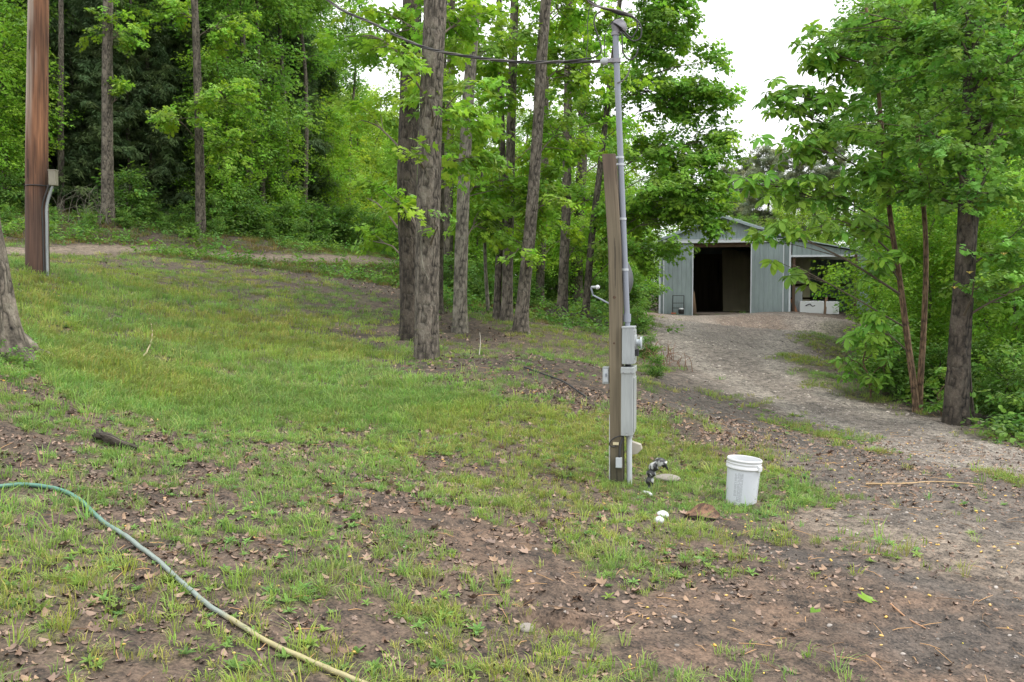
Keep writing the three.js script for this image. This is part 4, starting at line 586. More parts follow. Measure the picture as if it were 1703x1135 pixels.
// ---------- wooden post with electric meter ----------
function woodColors(geo, f) { const p = geo.attributes.position, c = new Float32Array(p.count * 3); for (let i = 0; i < p.count; i++) c.set(f(p.getX(i), p.getY(i), p.getZ(i)), i * 3); geo.setAttribute('color', new THREE.BufferAttribute(c, 3)); return geo; }
const postAt = P(1027, 800, 7.63); postAt.y = H(postAt.x, postAt.z);
const POST = thing('power_post', 'weathered square wooden post carrying the electric meter and grey conduit mast', 'utility post', postAt);
POST.rotation.y = -0.218;
{
  const ys = [-0.25, 0, 0.5, 0.95, 1.5, 2.0, 2.5, 2.86], cx = (y) => (y < 0.95 ? -0.013 * y / 0.95 : y < 2 ? -0.013 - 0.014 * (y - 0.95) / 1.05 : -0.027 - 0.058 * Math.pow((y - 2) / 0.86, 1.1));
  const sec = []; const hw = 0.058, hd = 0.066, ch = 0.009; for (const [sx, sz, f] of [[1, 1, 0], [-1, 1, 1], [-1, -1, 0], [1, -1, 1]]) { const a = [sx * hw, sz * (hd - ch)], b = [sx * (hw - ch), sz * hd]; f ? sec.push(b, a) : sec.push(a, b); }
  const pos = [], uv = [], idx = [], rows = []; for (let y = -0.25; y < 2.86; y += 0.04) rows.push(y); rows.push(2.86);
  rows.forEach((y, j) => { for (let k = 0; k <= 8; k++) { const [x, z] = sec[k % 8], n = 1 + (vnoise(y * 7 + k, k * 9) - 0.5) * 0.05; pos.push(cx(y) + x * n, y + (j === rows.length - 1 ? z * 0.12 : 0), z * n); uv.push(k * 0.06, y); } });
  for (let j = 0; j < rows.length - 1; j++) for (let k = 0; k < 8; k++) { const a = j * 9 + k; idx.push(a, a + 9, a + 1, a + 1, a + 9, a + 10); }
  const c0 = pos.length / 3, yt = rows[rows.length - 1]; pos.push(cx(yt), yt, 0); uv.push(0, 0); const e = (rows.length - 1) * 9; for (let k = 0; k < 8; k++) idx.push(e + k, c0, e + k + 1);
  let g = new THREE.BufferGeometry(); g.setAttribute('position', new THREE.Float32BufferAttribute(pos, 3)); g.setAttribute('uv', new THREE.Float32BufferAttribute(uv, 2)); g.setIndex(idx); g = g.toNonIndexed(); g.computeVertexNormals();
  woodColors(g, (x, y, z) => { const n = fbm(x * 20 + 5, y * 3, 3), wet = sstep(0.45, 0.1, y + (n - 0.5) * 0.5), top = sstep(2.3, 2.8, y + (n - 0.5) * 0.4); return [lerp(lerp(0.27, 0.11, wet), 0.2, top), lerp(lerp(0.228, 0.1, wet), 0.15, top), lerp(lerp(0.155, 0.062, wet), 0.11, top)]; });
  part('post', g, M.poleWood, POST);
  for (const [y, z, r] of [[1.63, 0.064, 0.016], [1.23, 0.064, 0.011]]) part('knot', cyl(r, r * 0.8, 0.008, -0.03, y, z, 10, 'z'), M.timber, POST);
  const px = (y) => 0.076 - (y - 1.45) * 0.0467;
  part('conduit_mast', tube([1.42, 2, 2.6, 3.2, 3.93].map((y) => V(px(y), y, 0.005)), [0.026, 0.026, 0.026, 0.026, 0.026], 18), M.pvc, POST);
  part('conduit_collar', merged([cyl(0.034, 0.034, 0.07, px(1.45), 1.45, 0.005), cyl(0.024, 0.024, 0.1, px(1.42) + 0.002, 1.4, 0.005)]), M.pvc, POST);
  for (const y of [2.84, 2.78, 2.31, 1.87]) part('strap', merged([cyl(0.03, 0.03, 0.02, px(y), y, 0.005), box(0.05, 0.02, 0.004, px(y) - 0.045, y, 0.034, 0)]), M.pvcPale, POST);
  { // weatherhead: a hood that bends over to the right, dark below
    const hg = new THREE.SphereGeometry(1, 30, 16, 0, 6.2832, 0, Math.PI * 0.52); hg.scale(0.074, 0.07, 0.062);
    const h = part('weatherhead', hg, M.castGrey, POST); h.position.set(px(3.93) + 0.026, 3.955, 0.005); h.rotation.z = -0.62; M.castGrey.side = THREE.DoubleSide;
    part('wire_plate', cyl(0.06, 0.07, 0.012, 0, -0.004, 0, 24), M.dark, h);
    part('neck', cyl(0.032, 0.05, 0.075, -0.014, -0.012, 0, 20), M.castGrey, h).rotation.z = 0.62;
    part('collar', cyl(0.035, 0.035, 0.03, px(3.93), 3.9, 0.005), M.castGrey, POST);
  }
  part('mast_clamp', merged([cyl(0.036, 0.036, 0.035, px(3.67), 3.67, 0.005), box(0.09, 0.035, 0.03, px(3.67) - 0.05, 3.675, 0.005)]), M.castGrey, POST);
  part('insulator', (() => { const g2 = new THREE.SphereGeometry(0.032, 14, 10); g2.scale(1.2, 1, 1); g2.translate(px(3.67) - 0.105, 3.672, 0.005); return g2; })(), M.pvcPale, POST);
  const mb = part('meter_box', merged([box(0.1, 0.325, 0.27, 0.094, 1.215, 0, 0.008), box(0.106, 0.018, 0.276, 0.094, 1.37, 0, 0.004), box(0.006, 0.29, 0.25, 0.147, 1.2, 0, 0.002)]), M.galv, POST);
  part('meter_ring', cyl(0.072, 0.072, 0.022, 0.152, 1.235, 0.02, 26, 'x'), M.galv, mb); part('meter_glass', (() => { const g2 = new THREE.LatheGeometry([[0.062, 0], [0.062, 0.05], [0.055, 0.062], [0.001, 0.066]].map(([a, b]) => new THREE.Vector2(a, b)), 26); g2.rotateZ(-Math.PI / 2); g2.translate(0.163, 1.235, 0.02); return g2; })(), new THREE.MeshPhysicalMaterial({ color: C(0.95, 0.97, 0.98), roughness: 0.06, transmission: 1, thickness: 0, side: THREE.DoubleSide }), mb);
  part('meter_dial', merged([cyl(0.05, 0.05, 0.012, 0.2, 1.235, 0.02, 22, 'x'), cyl(0.03, 0.03, 0.045, 0.178, 1.235, 0.02, 16, 'x')]), M.pvcPale, mb);
  part('meter_base', box(0.03, 0.06, 0.08, 0.165, 1.15, 0.02), M.dark, mb);
  part('nipple', cyl(0.026, 0.026, 0.05, 0.088, 1.043, 0, 14), M.dark, POST);
  const bp = part('breaker_box', merged([box(0.104, 0.585, 0.3, 0.092, 0.725, 0, 0.008)]), M.enamel, POST); part('lid', merged([box(0.116, 0.055, 0.316, 0.095, 1.0, 0, 0.006)]), M.enamel, bp); part('door', box(0.008, 0.47, 0.25, 0.149, 0.7, 0, 0.002), M.enamel, bp);
  part('lower_conduit', merged([tube([V(0.1, 0.44, 0.0), V(0.103, 0.2, 0.0), V(0.106, -0.1, 0)], [0.024, 0.024, 0.024], 16), cyl(0.03, 0.03, 0.05, 0.1, 0.425, 0)]), M.pvcPale, POST);
  { const s = new THREE.Shape(); s.moveTo(0, 0); s.lineTo(0.05, 0.01); s.lineTo(0.088, 0.05); s.lineTo(0.078, 0.085); s.lineTo(0, 0.11); s.closePath(); const e2 = new THREE.ExtrudeGeometry(s, { depth: 0.07, bevelEnabled: true, bevelSize: 0.004, bevelThickness: 0.004, bevelSegments: 2 }); e2.translate(0.118, 0.245, -0.1); part('outlet_cover', e2, M.beige, POST); part('outlet_box', box(0.05, 0.12, 0.07, 0.1, 0.3, -0.07), M.pvc, POST); }
  const jb = part('junction_box', box(0.055, 0.092, 0.04, 0.02, 0.19, 0.09, 0.005), M.galv, POST); part('cover', box(0.045, 0.08, 0.006, 0.02, 0.19, 0.111, 0.002), M.pvcPale, jb);
  part('short_conduit', tube(curvePts([V(0.025, 0.235, 0.085), V(0.03, 0.33, 0.08), V(0.06, 0.44, 0.06)], 8), ramp(0.011, 0.011, 9), 10), M.cable, POST);
  part('cable_loop', tube(curvePts([V(0.06, 0.42, 0.074), V(0.02, 0.42, 0.08), V(-0.04, 0.39, 0.08), V(-0.066, 0.34, 0.07), V(-0.03, 0.325, 0.08), V(0.0, 0.335, 0.08)], 20), ramp(0.005, 0.005, 21), 8), M.cable, POST);
  for (const [y, z] of [[1.34, 0.1], [1.1, 0.1], [1.34, -0.1]]) part('screw', cyl(0.006, 0.006, 0.006, 0.15, y, z, 8, 'x'), M.castGrey, mb);
  for (const [x2, y] of [[0.06, 0.985], [0.125, 0.985], [0.092, 0.46]]) part('screw', cyl(0.005, 0.005, 0.006, x2, y, y > 0.9 ? 0.159 : 0.151, 8, 'z'), M.castGrey, bp);
  part('tag', box(0.05, 0.025, 0.004, -0.008, 0.355, 0.082, 0.001), std([0.6, 0.52, 0.33]), POST);
  const lb = part('switch_box', box(0.058, 0.15, 0.075, -0.105, 0.945, 0.0, 0.006), M.galv, POST); part('switch_cover', box(0.04, 0.11, 0.008, -0.105, 0.945, 0.04, 0.002), M.pvcPale, lb); part('switch_lever', box(0.012, 0.03, 0.02, -0.1, 0.95, 0.05, 0.003), M.pvc, lb);
  part('ground_wire', tube([V(-0.068, 0.6, 0.03), V(-0.068, 0.3, 0.03), V(-0.066, -0.05, 0.03)], [0.005, 0.005, 0.005], 8), M.white, POST);
}
const postPt = (x, y, z) => V(x, y, z).applyAxisAngle(V(0, 1, 0), POST.rotation.y).add(postAt);

// ---------- utility pole ----------
const poleAt = P(61, 452, 14); poleAt.y = H(poleAt.x, poleAt.z);
const poleTop = V(0.32, 9.6, 0);
{
  const POLE = thing('utility_pole', 'tall reddish brown wooden utility pole on the left of the lawn', 'utility pole', poleAt), pts = curvePts([V(0, -0.4, 0), V(0.05, 2, 0), V(0.16, 5, 0), poleTop], 90);
  const g = tube(pts, ramp(0.178, 0.115, pts.length), 30, (a, s) => 1 + 0.012 * (vnoise(Math.round(a * 5) * 3, s * 0.6) - 0.5) * 2);
  woodColors(g, (x, y, z) => { const a = Math.atan2(z, x - y * 0.033), n = fbm(a * 2.5 + 20, y * 0.9, 4), m = fbm(a * 9, y * 1.6 + 3, 3); const grey = sstep(0.3, 0.7, (a < -1.5 ? a + 6.283 : a) - 1.07 + (n - 0.5) * 1.3) * sstep(1.2, 3.4, y + (m - 0.5) * 2.4), tar = sstep(1.75, 0.5, y + (n - 0.5) * 1.6);
    let c = [0.32 + 0.5 * (m - 0.5), 0.15 + 0.24 * (m - 0.5), 0.08 + 0.12 * (m - 0.5)]; c = [lerp(c[0], 0.58, grey * 0.9), lerp(c[1], 0.5, grey * 0.9), lerp(c[2], 0.42, grey * 0.9)]; return [lerp(c[0], 0.1, tar * 0.8), lerp(c[1], 0.065, tar * 0.8), lerp(c[2], 0.055, tar * 0.8)]; });
  part('pole', g, M.poleWood, POLE);
  const q = P(86, 296, 13.9).sub(poleAt);
  part('wire_box', merged([box(0.115, 0.24, 0.1, q.x, q.y, 0.06, 0.012), box(0.125, 0.02, 0.11, q.x, q.y + 0.12, 0.06, 0.006)]), std([0.3, 0.275, 0.21], { roughness: 0.6, map: grimeMap }), POLE);
  part('conduit', tube(curvePts([V(q.x - 0.01, q.y - 0.11, 0.06), V(0.215, q.y - 0.4, 0.05), V(0.2, 0.7, 0.05), V(0.19, -0.1, 0.05)], 20), ramp(0.024, 0.024, 21), 10), M.galv, POLE);
  part('conduit', tube(curvePts([V(q.x - 0.05, q.y - 0.1, 0.1), V(0.165, q.y - 0.45, 0.1), V(0.165, 0.7, 0.1), V(0.165, -0.1, 0.1)], 20), ramp(0.014, 0.014, 21), 8), M.cable, POLE);
  part('band', (() => { const y = P(60, 310, 14).y - poleAt.y, t = new THREE.TorusGeometry(0.174, 0.009, 6, 40); t.rotateX(Math.PI / 2); t.translate(0.045, y, 0); return t; })(), M.dark, POLE);
  part('pole_bolt', cyl(0.02, 0.02, 0.4, poleTop.x, poleTop.y - 0.35, 0, 10, 'x'), M.castGrey, POLE);
}
// ---------- overhead cables ----------
{
  const c1 = thing('overhead_cable', 'twisted overhead cable sagging from the upper left to the mast clamp', 'cable', V(0, 0, 0)), ins = postPt(-0.135, 3.672, 0.005);
  const main = [ins, P(930, 103, 7.9), P(860, 103, 8.2), P(760, 91, 8.6), P(700, 77, 8.9), P(620, 39, 9.4), P(545, 0, 9.9), V(-4.2, 7.6, -11.6), V(poleAt.x + poleTop.x, poleAt.y + 9.25, poleAt.z)], mp = curvePts(main, 240);
  const strand = (ph, r) => tube(mp.map((p, i) => V(p.x, p.y + Math.cos(i * 0.55 + ph) * 0.009, p.z + Math.sin(i * 0.55 + ph) * 0.009)), ramp(r, r, mp.length), 6);
  part('strand', strand(0, 0.0075), M.cable, c1); part('strand', strand(2.1, 0.0075), M.cableGrey, c1); part('strand', strand(4.2, 0.0075), M.cable, c1);
  const lp = (list, r = 0.0065) => tube(curvePts(list.map(([u, v, d]) => P(u, v, d ?? 7.6)), 60), ramp(r, r, 61), 7);
  part('drip_loop', lp([[938, 102], [970, 98], [992, 94], [1000, 84], [998, 70], [992, 52], [988, 36], [992, 24], [999, 20]]), M.cable, c1);
  part('drip_loop', lp([[975, 98], [978, 60], [977, 40], [981, 12], [984, 6]], 0.0035), M.cable, c1);
  const c2 = thing('overhead_cable', 'thick dark overhead cable ending in loops at the grey weatherhead', 'cable', V(0, 0, 0)), p2 = curvePts([P(1052, 28, 7.6), P(1028, 20, 7.55), P(1000, 12, 7.5), P(978, 0, 7.4), V(-0.2, 5.4, -5.5), V(-2.6, 6.6, 2)], 120);
  part('strand', tube(p2, ramp(0.012, 0.012, 121), 8), M.cable, c2); part('strand', tube(p2.map((p, i) => V(p.x, p.y + Math.cos(i * 0.6) * 0.014, p.z + Math.sin(i * 0.6) * 0.014)), ramp(0.008, 0.008, 121), 6), M.cableGrey, c2);
  part('splice', tube([P(1018, 18, 7.55), P(1030, 21, 7.56), P(1045, 25, 7.59)], [0.012, 0.022, 0.014], 10), M.dark, c2);
  part('drip_loop', lp([[1050, 26], [1058, 33], [1060, 45], [1056, 56], [1050, 62], [1044, 58], [1035, 47]]), M.cable, c2);
  part('drip_loop', lp([[1050, 27], [1062, 36], [1067, 50], [1064, 64], [1054, 68], [1044, 62], [1033, 51]]), M.cable, c2);
  part('drip_loop', lp([[1034, 53], [1035, 70], [1036, 86], [1043, 97], [1051, 99], [1058, 92], [1062, 80]]), M.cable, c2);
  part('drip_loop', lp([[1040, 28], [1030, 30], [1020, 35], [1012, 45], [1006, 60], [1006, 95]], 0.004), M.cable, c2);
  part('wire_end', lp([[1048, 112], [1044, 124], [1036, 134], [1027, 138]], 0.006), M.cableGrey, c2);
}
// ---------- satellite dish behind the post ----------
{
  const b = P(1031, 640, 10.2); b.y = H(b.x, b.z); const g = thing('satellite_dish', 'grey satellite dish showing edge on behind the wooden post', 'satellite dish', b), c = P(1037, 466, 10.2).sub(b);
  part('mast', cyl(0.022, 0.022, c.y, 0, c.y / 2, 0, 12), M.pvc, g);
  const prof = []; for (let i = 0; i <= 10; i++) { const t = i / 10; prof.push(new THREE.Vector2(0.25 * t + 0.001, 0.115 * t * t)); } for (let i = 10; i >= 0; i--) { const t = i / 10; prof.push(new THREE.Vector2(0.247 * t + 0.001, 0.115 * t * t + 0.006)); }
  const d = part('reflector', new THREE.LatheGeometry(prof, 40), std([0.1, 0.104, 0.112], { roughness: 0.5 }), g); d.position.set(c.x + 0.1, c.y - 0.05, 0); d.rotation.set(0, -0.42, 1.38, 'YXZ');
  const a0 = P(1028, 513, 10.25).sub(b), a1 = P(986, 491, 10.5).sub(b), l0 = P(983, 478, 10.5).sub(b), l1 = P(994, 478, 10.5).sub(b);
  part('feed_arm', tube([a0, a1], [0.011, 0.01], 8), M.pvc, g); part('feed_bracket', tube([a1, l0], [0.01, 0.013], 8), M.pvc, g); const r = part('receiver', tube([l0, l0.clone().lerp(l1, 0.6), l1], [0.014, 0.018, 0.018], 12), M.galv, g); const s = new THREE.SphereGeometry(0.028, 14, 10); s.translate(l1.x, l1.y, l1.z); part('receiver_cap', s, M.white, g); void r;
}
// ---------- bucket ----------
{
  const b = P(1232, 833, 7.42); b.y = H(b.x, b.z) - 0.012; const g = thing('bucket', 'white plastic bucket with faded grey print standing tilted in the grass by the drive', 'bucket', b);
  g.rotation.set(0.03, 0.15, -0.075);
  const L = (l) => new THREE.LatheGeometry(l.map(([a, y]) => new THREE.Vector2(a, y)), 56);
  const cv = document.createElement('canvas'); cv.width = 1024; cv.height = 512; const x = cv.getContext('2d'); x.fillStyle = '#e6e8ea'; x.fillRect(0, 0, 1024, 512); seedTo(77);
  for (const [cx, w, n, y0] of [[872, 26, 30, 130], [905, 54, 38, 120], [120, 48, 30, 130], [178, 30, 22, 140]]) for (let i = 0; i < n; i++) { let q = cx; while (q < cx + w) { const l = rr(3, 11); x.fillStyle = `rgba(88,88,98,${rr(0.5, 0.9)})`; if (R() > 0.12) x.fillRect(q, y0 + i * 9, Math.min(l, cx + w - q), 3.6); q += l + 2.5; } }
  for (let i = 0; i < 1600; i++) { x.fillStyle = `rgba(96,80,62,${rr(0.05, 0.28)})`; const yy = 512 - Math.pow(R(), 2.2) * 420; x.fillRect(R() * 1024, yy, rr(1, 4), rr(1, 4)); }
  x.fillStyle = 'rgba(90,88,90,.6)'; x.fillRect(95, 410, 14, 18); x.fillRect(118, 412, 8, 18); x.fillRect(60, 290, 9, 6);
  const t = new THREE.CanvasTexture(cv); t.colorSpace = THREE.SRGBColorSpace; t.wrapS = THREE.RepeatWrapping;
  const plastic = new THREE.MeshPhysicalMaterial({ color: C(0.72, 0.74, 0.78), map: t, roughness: 0.42 });
  const bodyG = L([[0.001, 0.004], [0.122, 0.004], [0.127, 0.0], [0.13, 0.008], [0.1385, 0.3], [0.1385, 0.322]]); { const p = bodyG.attributes.position, q = bodyG.attributes.uv; for (let i = 0; i < p.count; i++) q.setY(i, p.getY(i) / 0.37); } part('body', bodyG, plastic, g);
  part('inside', L([[0.001, 0.01], [0.124, 0.01], [0.138, 0.39]]), M.white, g);
  part('rim', L([[0.138, 0.318], [0.149, 0.312], [0.151, 0.318], [0.15, 0.333], [0.1405, 0.338], [0.1405, 0.352], [0.145, 0.354], [0.145, 0.36], [0.1405, 0.363], [0.1405, 0.376], [0.147, 0.378], [0.148, 0.386], [0.144, 0.395], [0.14, 0.395], [0.138, 0.388]]), M.white, g);
  const a = 0.5, lug = part('handle_lug', box(0.05, 0.045, 0.024, 0, 0, 0, 0.006), M.white, g); lug.position.set(Math.sin(0.62) * 0.15, 0.33, Math.cos(0.62) * 0.15); lug.rotation.y = 0.62; void a;
  const lug2 = part('handle_lug', box(0.05, 0.045, 0.024, 0, 0, 0, 0.006), M.white, g); lug2.position.set(-Math.sin(0.62) * 0.15, 0.33, -Math.cos(0.62) * 0.15); lug2.rotation.y = 0.62;
}
// ---------- hose ----------
{
  const pts = [[-60, 815], [0, 812], [40, 812], [85, 818], [130, 836], [160, 862], [195, 888], [235, 920], [290, 966], [350, 1012], [420, 1058], [500, 1098], [580, 1135], [680, 1178]].map(([u, v]) => atGround(u, v, 0.012)); seedTo(5);
  const p = curvePts(pts, 220).map((q) => V(q.x, H(q.x, q.z) + 0.013 + 0.012 * vnoise(q.x * 3, q.z * 3), q.z)), sm = p.map((q, i) => { let y = 0, n = 0; for (let k = -8; k <= 8; k++) { const j = clamp(i + k, 0, p.length - 1); y += p[j].y; n++; } return V(q.x, Math.max(q.y * 0.3 + 0.7 * y / n, q.y - 0.006), q.z); });
  const g = tube(sm, ramp(0.0125, 0.0115, sm.length), 14), n = sm.length, c = new Float32Array(g.attributes.position.count * 3);
  for (let i = 0; i < g.attributes.position.count; i++) { const t = clamp(Math.floor(i / 15) / n, 0, 1), a = i % 15, k = 0.85 + 0.3 * vnoise(t * 160, a), gr = sstep(0.24, 0.45, t), ye = sstep(0.66, 0.8, t + (vnoise(t * 40, 2) - 0.5) * 0.1), st = (a === 3 || a === 9) ? 0.8 : 1; c.set([lerp(lerp(0.085, 0.2, gr), 0.33, ye) * k * st, lerp(lerp(0.2, 0.24, gr), 0.29, ye) * k * st, lerp(lerp(0.155, 0.215, gr), 0.15, ye) * k * st], i * 3); }
  g.setAttribute('color', new THREE.BufferAttribute(c, 3));
  solo('garden_hose', g, new THREE.MeshStandardMaterial({ vertexColors: true, roughness: 0.5 }), 'faded green garden hose curving across the lower left of the yard', 'hose');
}
// ---------- small things on the ground ----------
function lump(rx, ry, rz, k, seed, seg = 24) { const g = new THREE.SphereGeometry(1, seg, Math.round(seg * 0.7)), p = g.attributes.position; for (let i = 0; i < p.count; i++) { const x = p.getX(i), y = p.getY(i), z = p.getZ(i), a = 1 + k * ((fbm(x * 1.8 + seed, y * 1.8 + z * 1.8 + seed * 2, 4) - 0.5) * 2); p.setXYZ(i, x * rx * a, y * ry * a, z * rz * a); } g.computeVertexNormals(); return g; }
{ // pipe stub wrapped in torn plastic
  const b = P(1079, 811, 7.55); b.y = H(b.x, b.z); const g = thing('wrapped_standpipe', 'short bent pipe wrapped in torn black and white plastic beside the wooden post', 'standpipe', b); seedTo(31);
  const rel = (u, v, dz = 0) => P(u, v, 7.55 + dz).sub(b), pts = curvePts([V(0, -0.03, 0), rel(1081, 800), rel(1084, 785), rel(1090, 773), rel(1099, 769), rel(1107, 773)], 36), gg = tube(pts, pts.map((_, i) => 0.03 + 0.012 * Math.sin(i * 0.9) * 0.5 + 0.008 * vnoise(i * 0.7, 3)), 20, (a, s) => 1 + 0.35 * (vnoise(a * 2.2, s * 26) - 0.5));
  const c = new Float32Array(gg.attributes.position.count * 3); for (let i = 0; i < c.length / 3; i++) { const r = Math.floor(i / 21), a = i % 21, n = fbm(a * 0.5 + 3, r * 0.28, 3), w = sstep(0.5, 0.56, n) * (r > 4 ? 1 : 0.3); c.set([lerp(0.02, 0.42, w), lerp(0.02, 0.43, w), lerp(0.022, 0.42, w)], i * 3); } gg.setAttribute('color', new THREE.BufferAttribute(c, 3));
  part('wrapping', gg, new THREE.MeshStandardMaterial({ vertexColors: true, roughness: 0.45 }), g); part('flap', tube([rel(1105, 772), rel(1109, 778), rel(1112, 783)], [0.016, 0.01, 0.003], 8), M.dark, g);
}
{
  seedTo(41);
  const s1 = solo('white_stone', lump(0.047, 0.036, 0.04, 0.08, 3), M.white, 'larger white rounded stone by the bark scrap near the bucket', 'stone'); s1.position.copy(atGround(1102, 861, 0.018));
  const s2 = solo('white_stone', lump(0.037, 0.03, 0.034, 0.1, 8), M.white, 'smaller white rounded stone just below its twin near the bark scrap', 'stone'); s2.position.copy(atGround(1096, 870, 0.014));
  const s3 = solo('white_stone', lump(0.05, 0.018, 0.02, 0.15, 12), M.white, 'thin white stone chip at the foot of the wrapped pipe', 'stone'); s3.position.copy(atGround(1078, 824, 0.006)); s3.rotation.set(0, -0.4, -0.3);
  const s4 = solo('flat_rock', lump(0.13, 0.035, 0.08, 0.18, 5), M.stone, 'flat grey rock right behind the wrapped pipe', 'rock'); s4.position.copy(atGround(1110, 800, 0.025)); s4.rotation.set(0.1, 0.3, -0.1);
  const s5 = solo('flat_rock', lump(0.05, 0.022, 0.035, 0.2, 9), M.stone, 'pale tilted rock beside the dug hole in the foreground', 'rock'); s5.position.copy(atGround(876, 1046, 0.012)); s5.rotation.set(0.4, 0.9, -0.4);
  const bk = new THREE.PlaneGeometry(0.24, 0.15, 18, 10); { const p = bk.attributes.position; for (let i = 0; i < p.count; i++) { const x = p.getX(i), y = p.getY(i), t = y / 0.075, e = Math.abs(x) / 0.12; p.setXYZ(i, x + 0.02 * t * t, 0.028 + 0.055 * Math.max(0, t) ** 2 * (1 - e * e * 0.7) - 0.02 * e * e + 0.01 * vnoise(x * 40, y * 40), -y * (1 - 0.5 * e * e)); } bk.computeVertexNormals(); }
  const b = solo('bark_scrap', bk, std([0.24, 0.13, 0.075], { side: THREE.DoubleSide, map: barkMap, roughness: 0.7 }), 'curled brown scrap of bark in the grass in front of the bucket', 'bark'); b.position.copy(atGround(1165, 862, 0)); b.rotation.y = -0.45; b.scale.set(1.05, 1.2, 1);
  const wood = (name, label, list, r0, r1, mat, cat2, k = 0.2, sag = 0.02) => { const p = curvePts(list.map(([u, v, dy]) => atGround(u, v, (dy ?? 0) + sag)), 40); const s = rr(0, 50); return solo(name, tube(p, ramp(r0, r1, p.length), 10, (a, q) => 1 + k * (vnoise(a * 2 + s, q * 18) - 0.5) * 2), mat, label, cat2); };
  wood('wood_chunk', 'dark rotten piece of wood lying in the grass on the left', [[161, 732, 0.03], [178, 738, 0.03], [200, 746, 0.015], [228, 751]], 0.042, 0.018, M.barkDark, 'wood', 0.4);
  wood('stick', 'dark split stick lying under the garden hose', [[195, 917], [230, 912], [265, 910], [298, 912]], 0.014, 0.007, M.barkBrown, 'stick', 0.4, 0.006);
  wood('stick', 'pale vine stem curling up from the grass beside the left tree root', [[130, 594], [165, 601], [205, 604], [232, 601, 0.01], [247, 586, 0.02], [253, 560, 0.02], [249, 535, 0.02]], 0.012, 0.005, std([0.42, 0.34, 0.22]), 'stick', 0.25);
  wood('stick', 'long straw coloured stick lying across the grey drive', [[1440, 807], [1500, 808], [1560, 804], [1635, 807]], 0.008, 0.004, std([0.42, 0.29, 0.15]), 'stick', 0.3, 0.018);
  wood('stick', 'thin curved root on the bare soil at the lower right', [[1482, 1008], [1500, 1025], [1520, 1038], [1540, 1046]], 0.006, 0.003, std([0.36, 0.2, 0.11]), 'stick', 0.3, 0.006);
  wood('fallen_branch', 'dark fallen branch slanting at the foot of the dark trunks', [[925, 530, 0.02], [955, 528, 0.08], [985, 520, 0.2]], 0.035, 0.014, M.barkBrown, 'branch', 0.2);
  wood('black_pipe', 'thin black pipe lying on the slope left of the wooden post', [[872, 616], [905, 627], [935, 639], [980, 668]], 0.011, 0.011, M.dark, 'pipe', 0, 0.035);
  wood('stick', 'short pale upright twig in the grass right of the furrowed twin trunks', [[797, 592, 0], [799, 582, 0.12], [798, 573, 0.2]], 0.007, 0.004, std([0.36, 0.34, 0.29]), 'stick', 0.2);
  wood('tree_root', 'flared surface root running out from the left edge tree', [[-10, 560, 0.12], [30, 578, 0.1], [62, 592, 0.03], [100, 603, 0], [150, 612, -0.03]], 0.1, 0.02, M.bark, 'root', 0.3, 0);
  const lf = LEAF.star.clone(); lf.computeVertexNormals();
  const l1 = solo('fresh_leaf', lf, M.leafMaple, 'bright green lobed leaf lying on the bare soil at lower right', 'leaf'); l1.position.copy(atGround(1436, 1004, 0.012)); l1.rotation.set(0.25, 2.2, 0.1); l1.scale.setScalar(0.1);
  const l2 = solo('fresh_leaf', lf, M.leafBroad, 'small dull green leaf lying left of the bright lobed leaf', 'leaf'); l2.position.copy(atGround(1348, 1020, 0.01)); l2.rotation.set(0.2, 1.2, 0.2); l2.scale.setScalar(0.08);
  // dead brush on the bank
  const db = atGround(140, 372, 0), g = thing('dead_brush', 'dry grey brush stalks on the bank between the pole and straight trunk', 'brush', db);
  for (let i = 0; i < 34; i++) { const x = rr(-0.8, 0.8), h = rr(0.5, 1.3); part('stalk', tube(curvePts([V(x, -0.05, rr(-0.4, 0.4)), V(x + rr(-0.2, 0.2), h * 0.6, rr(-0.3, 0.3)), V(x + rr(-0.6, 0.6), h, rr(-0.5, 0.5))], 6), ramp(0.009, 0.003, 7), 4), M.barkPale, g); }
  const db2 = atGround(1088, 600, 0), g2 = thing('dead_brush', 'reddish brown dead weeds on the low bank right of the meter box', 'brush', db2), rb = std([0.2, 0.1, 0.06]);
  for (let i = 0; i < 60; i++) { const x = rr(-0.6, 0.6), z = rr(-1.4, 1), y0 = H(db2.x + x, db2.z + z) - db2.y, h = rr(0.12, 0.4); part('stalk', tube(curvePts([V(x, y0 - 0.03, z), V(x + rr(-0.08, 0.08), y0 + h * 0.7, z + rr(-0.08, 0.08)), V(x + rr(-0.25, 0.25), y0 + h, z + rr(-0.2, 0.2))], 5), ramp(0.006, 0.003, 6), 4), rb, g2); }
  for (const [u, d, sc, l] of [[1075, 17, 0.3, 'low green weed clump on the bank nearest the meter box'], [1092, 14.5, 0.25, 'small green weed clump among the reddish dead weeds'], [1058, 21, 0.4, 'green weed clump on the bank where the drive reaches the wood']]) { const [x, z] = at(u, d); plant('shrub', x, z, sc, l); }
  // tulip tree flowers
  for (const [u, v, d, l] of [[1588, 481, 11.6, 'yellow tulip tree flower hanging lowest before the dark trunk'], [1613, 456, 11.6, 'yellow tulip tree flower just above the lowest one'], [1670, 425, 11.5, 'yellow orange flower among leaves at the right edge']]) { const f = thing('flower', l, 'flower', P(u, v, d)); for (let k = 0; k < 5; k++) { const p = LEAF.big.clone(); p.computeVertexNormals(); const q = part('petal', p, std([0.6, 0.48, 0.12], { side: THREE.DoubleSide }), f); q.scale.setScalar(0.06); q.rotation.set(-0.9, k * 1.257, 0, 'YXZ'); } }
}
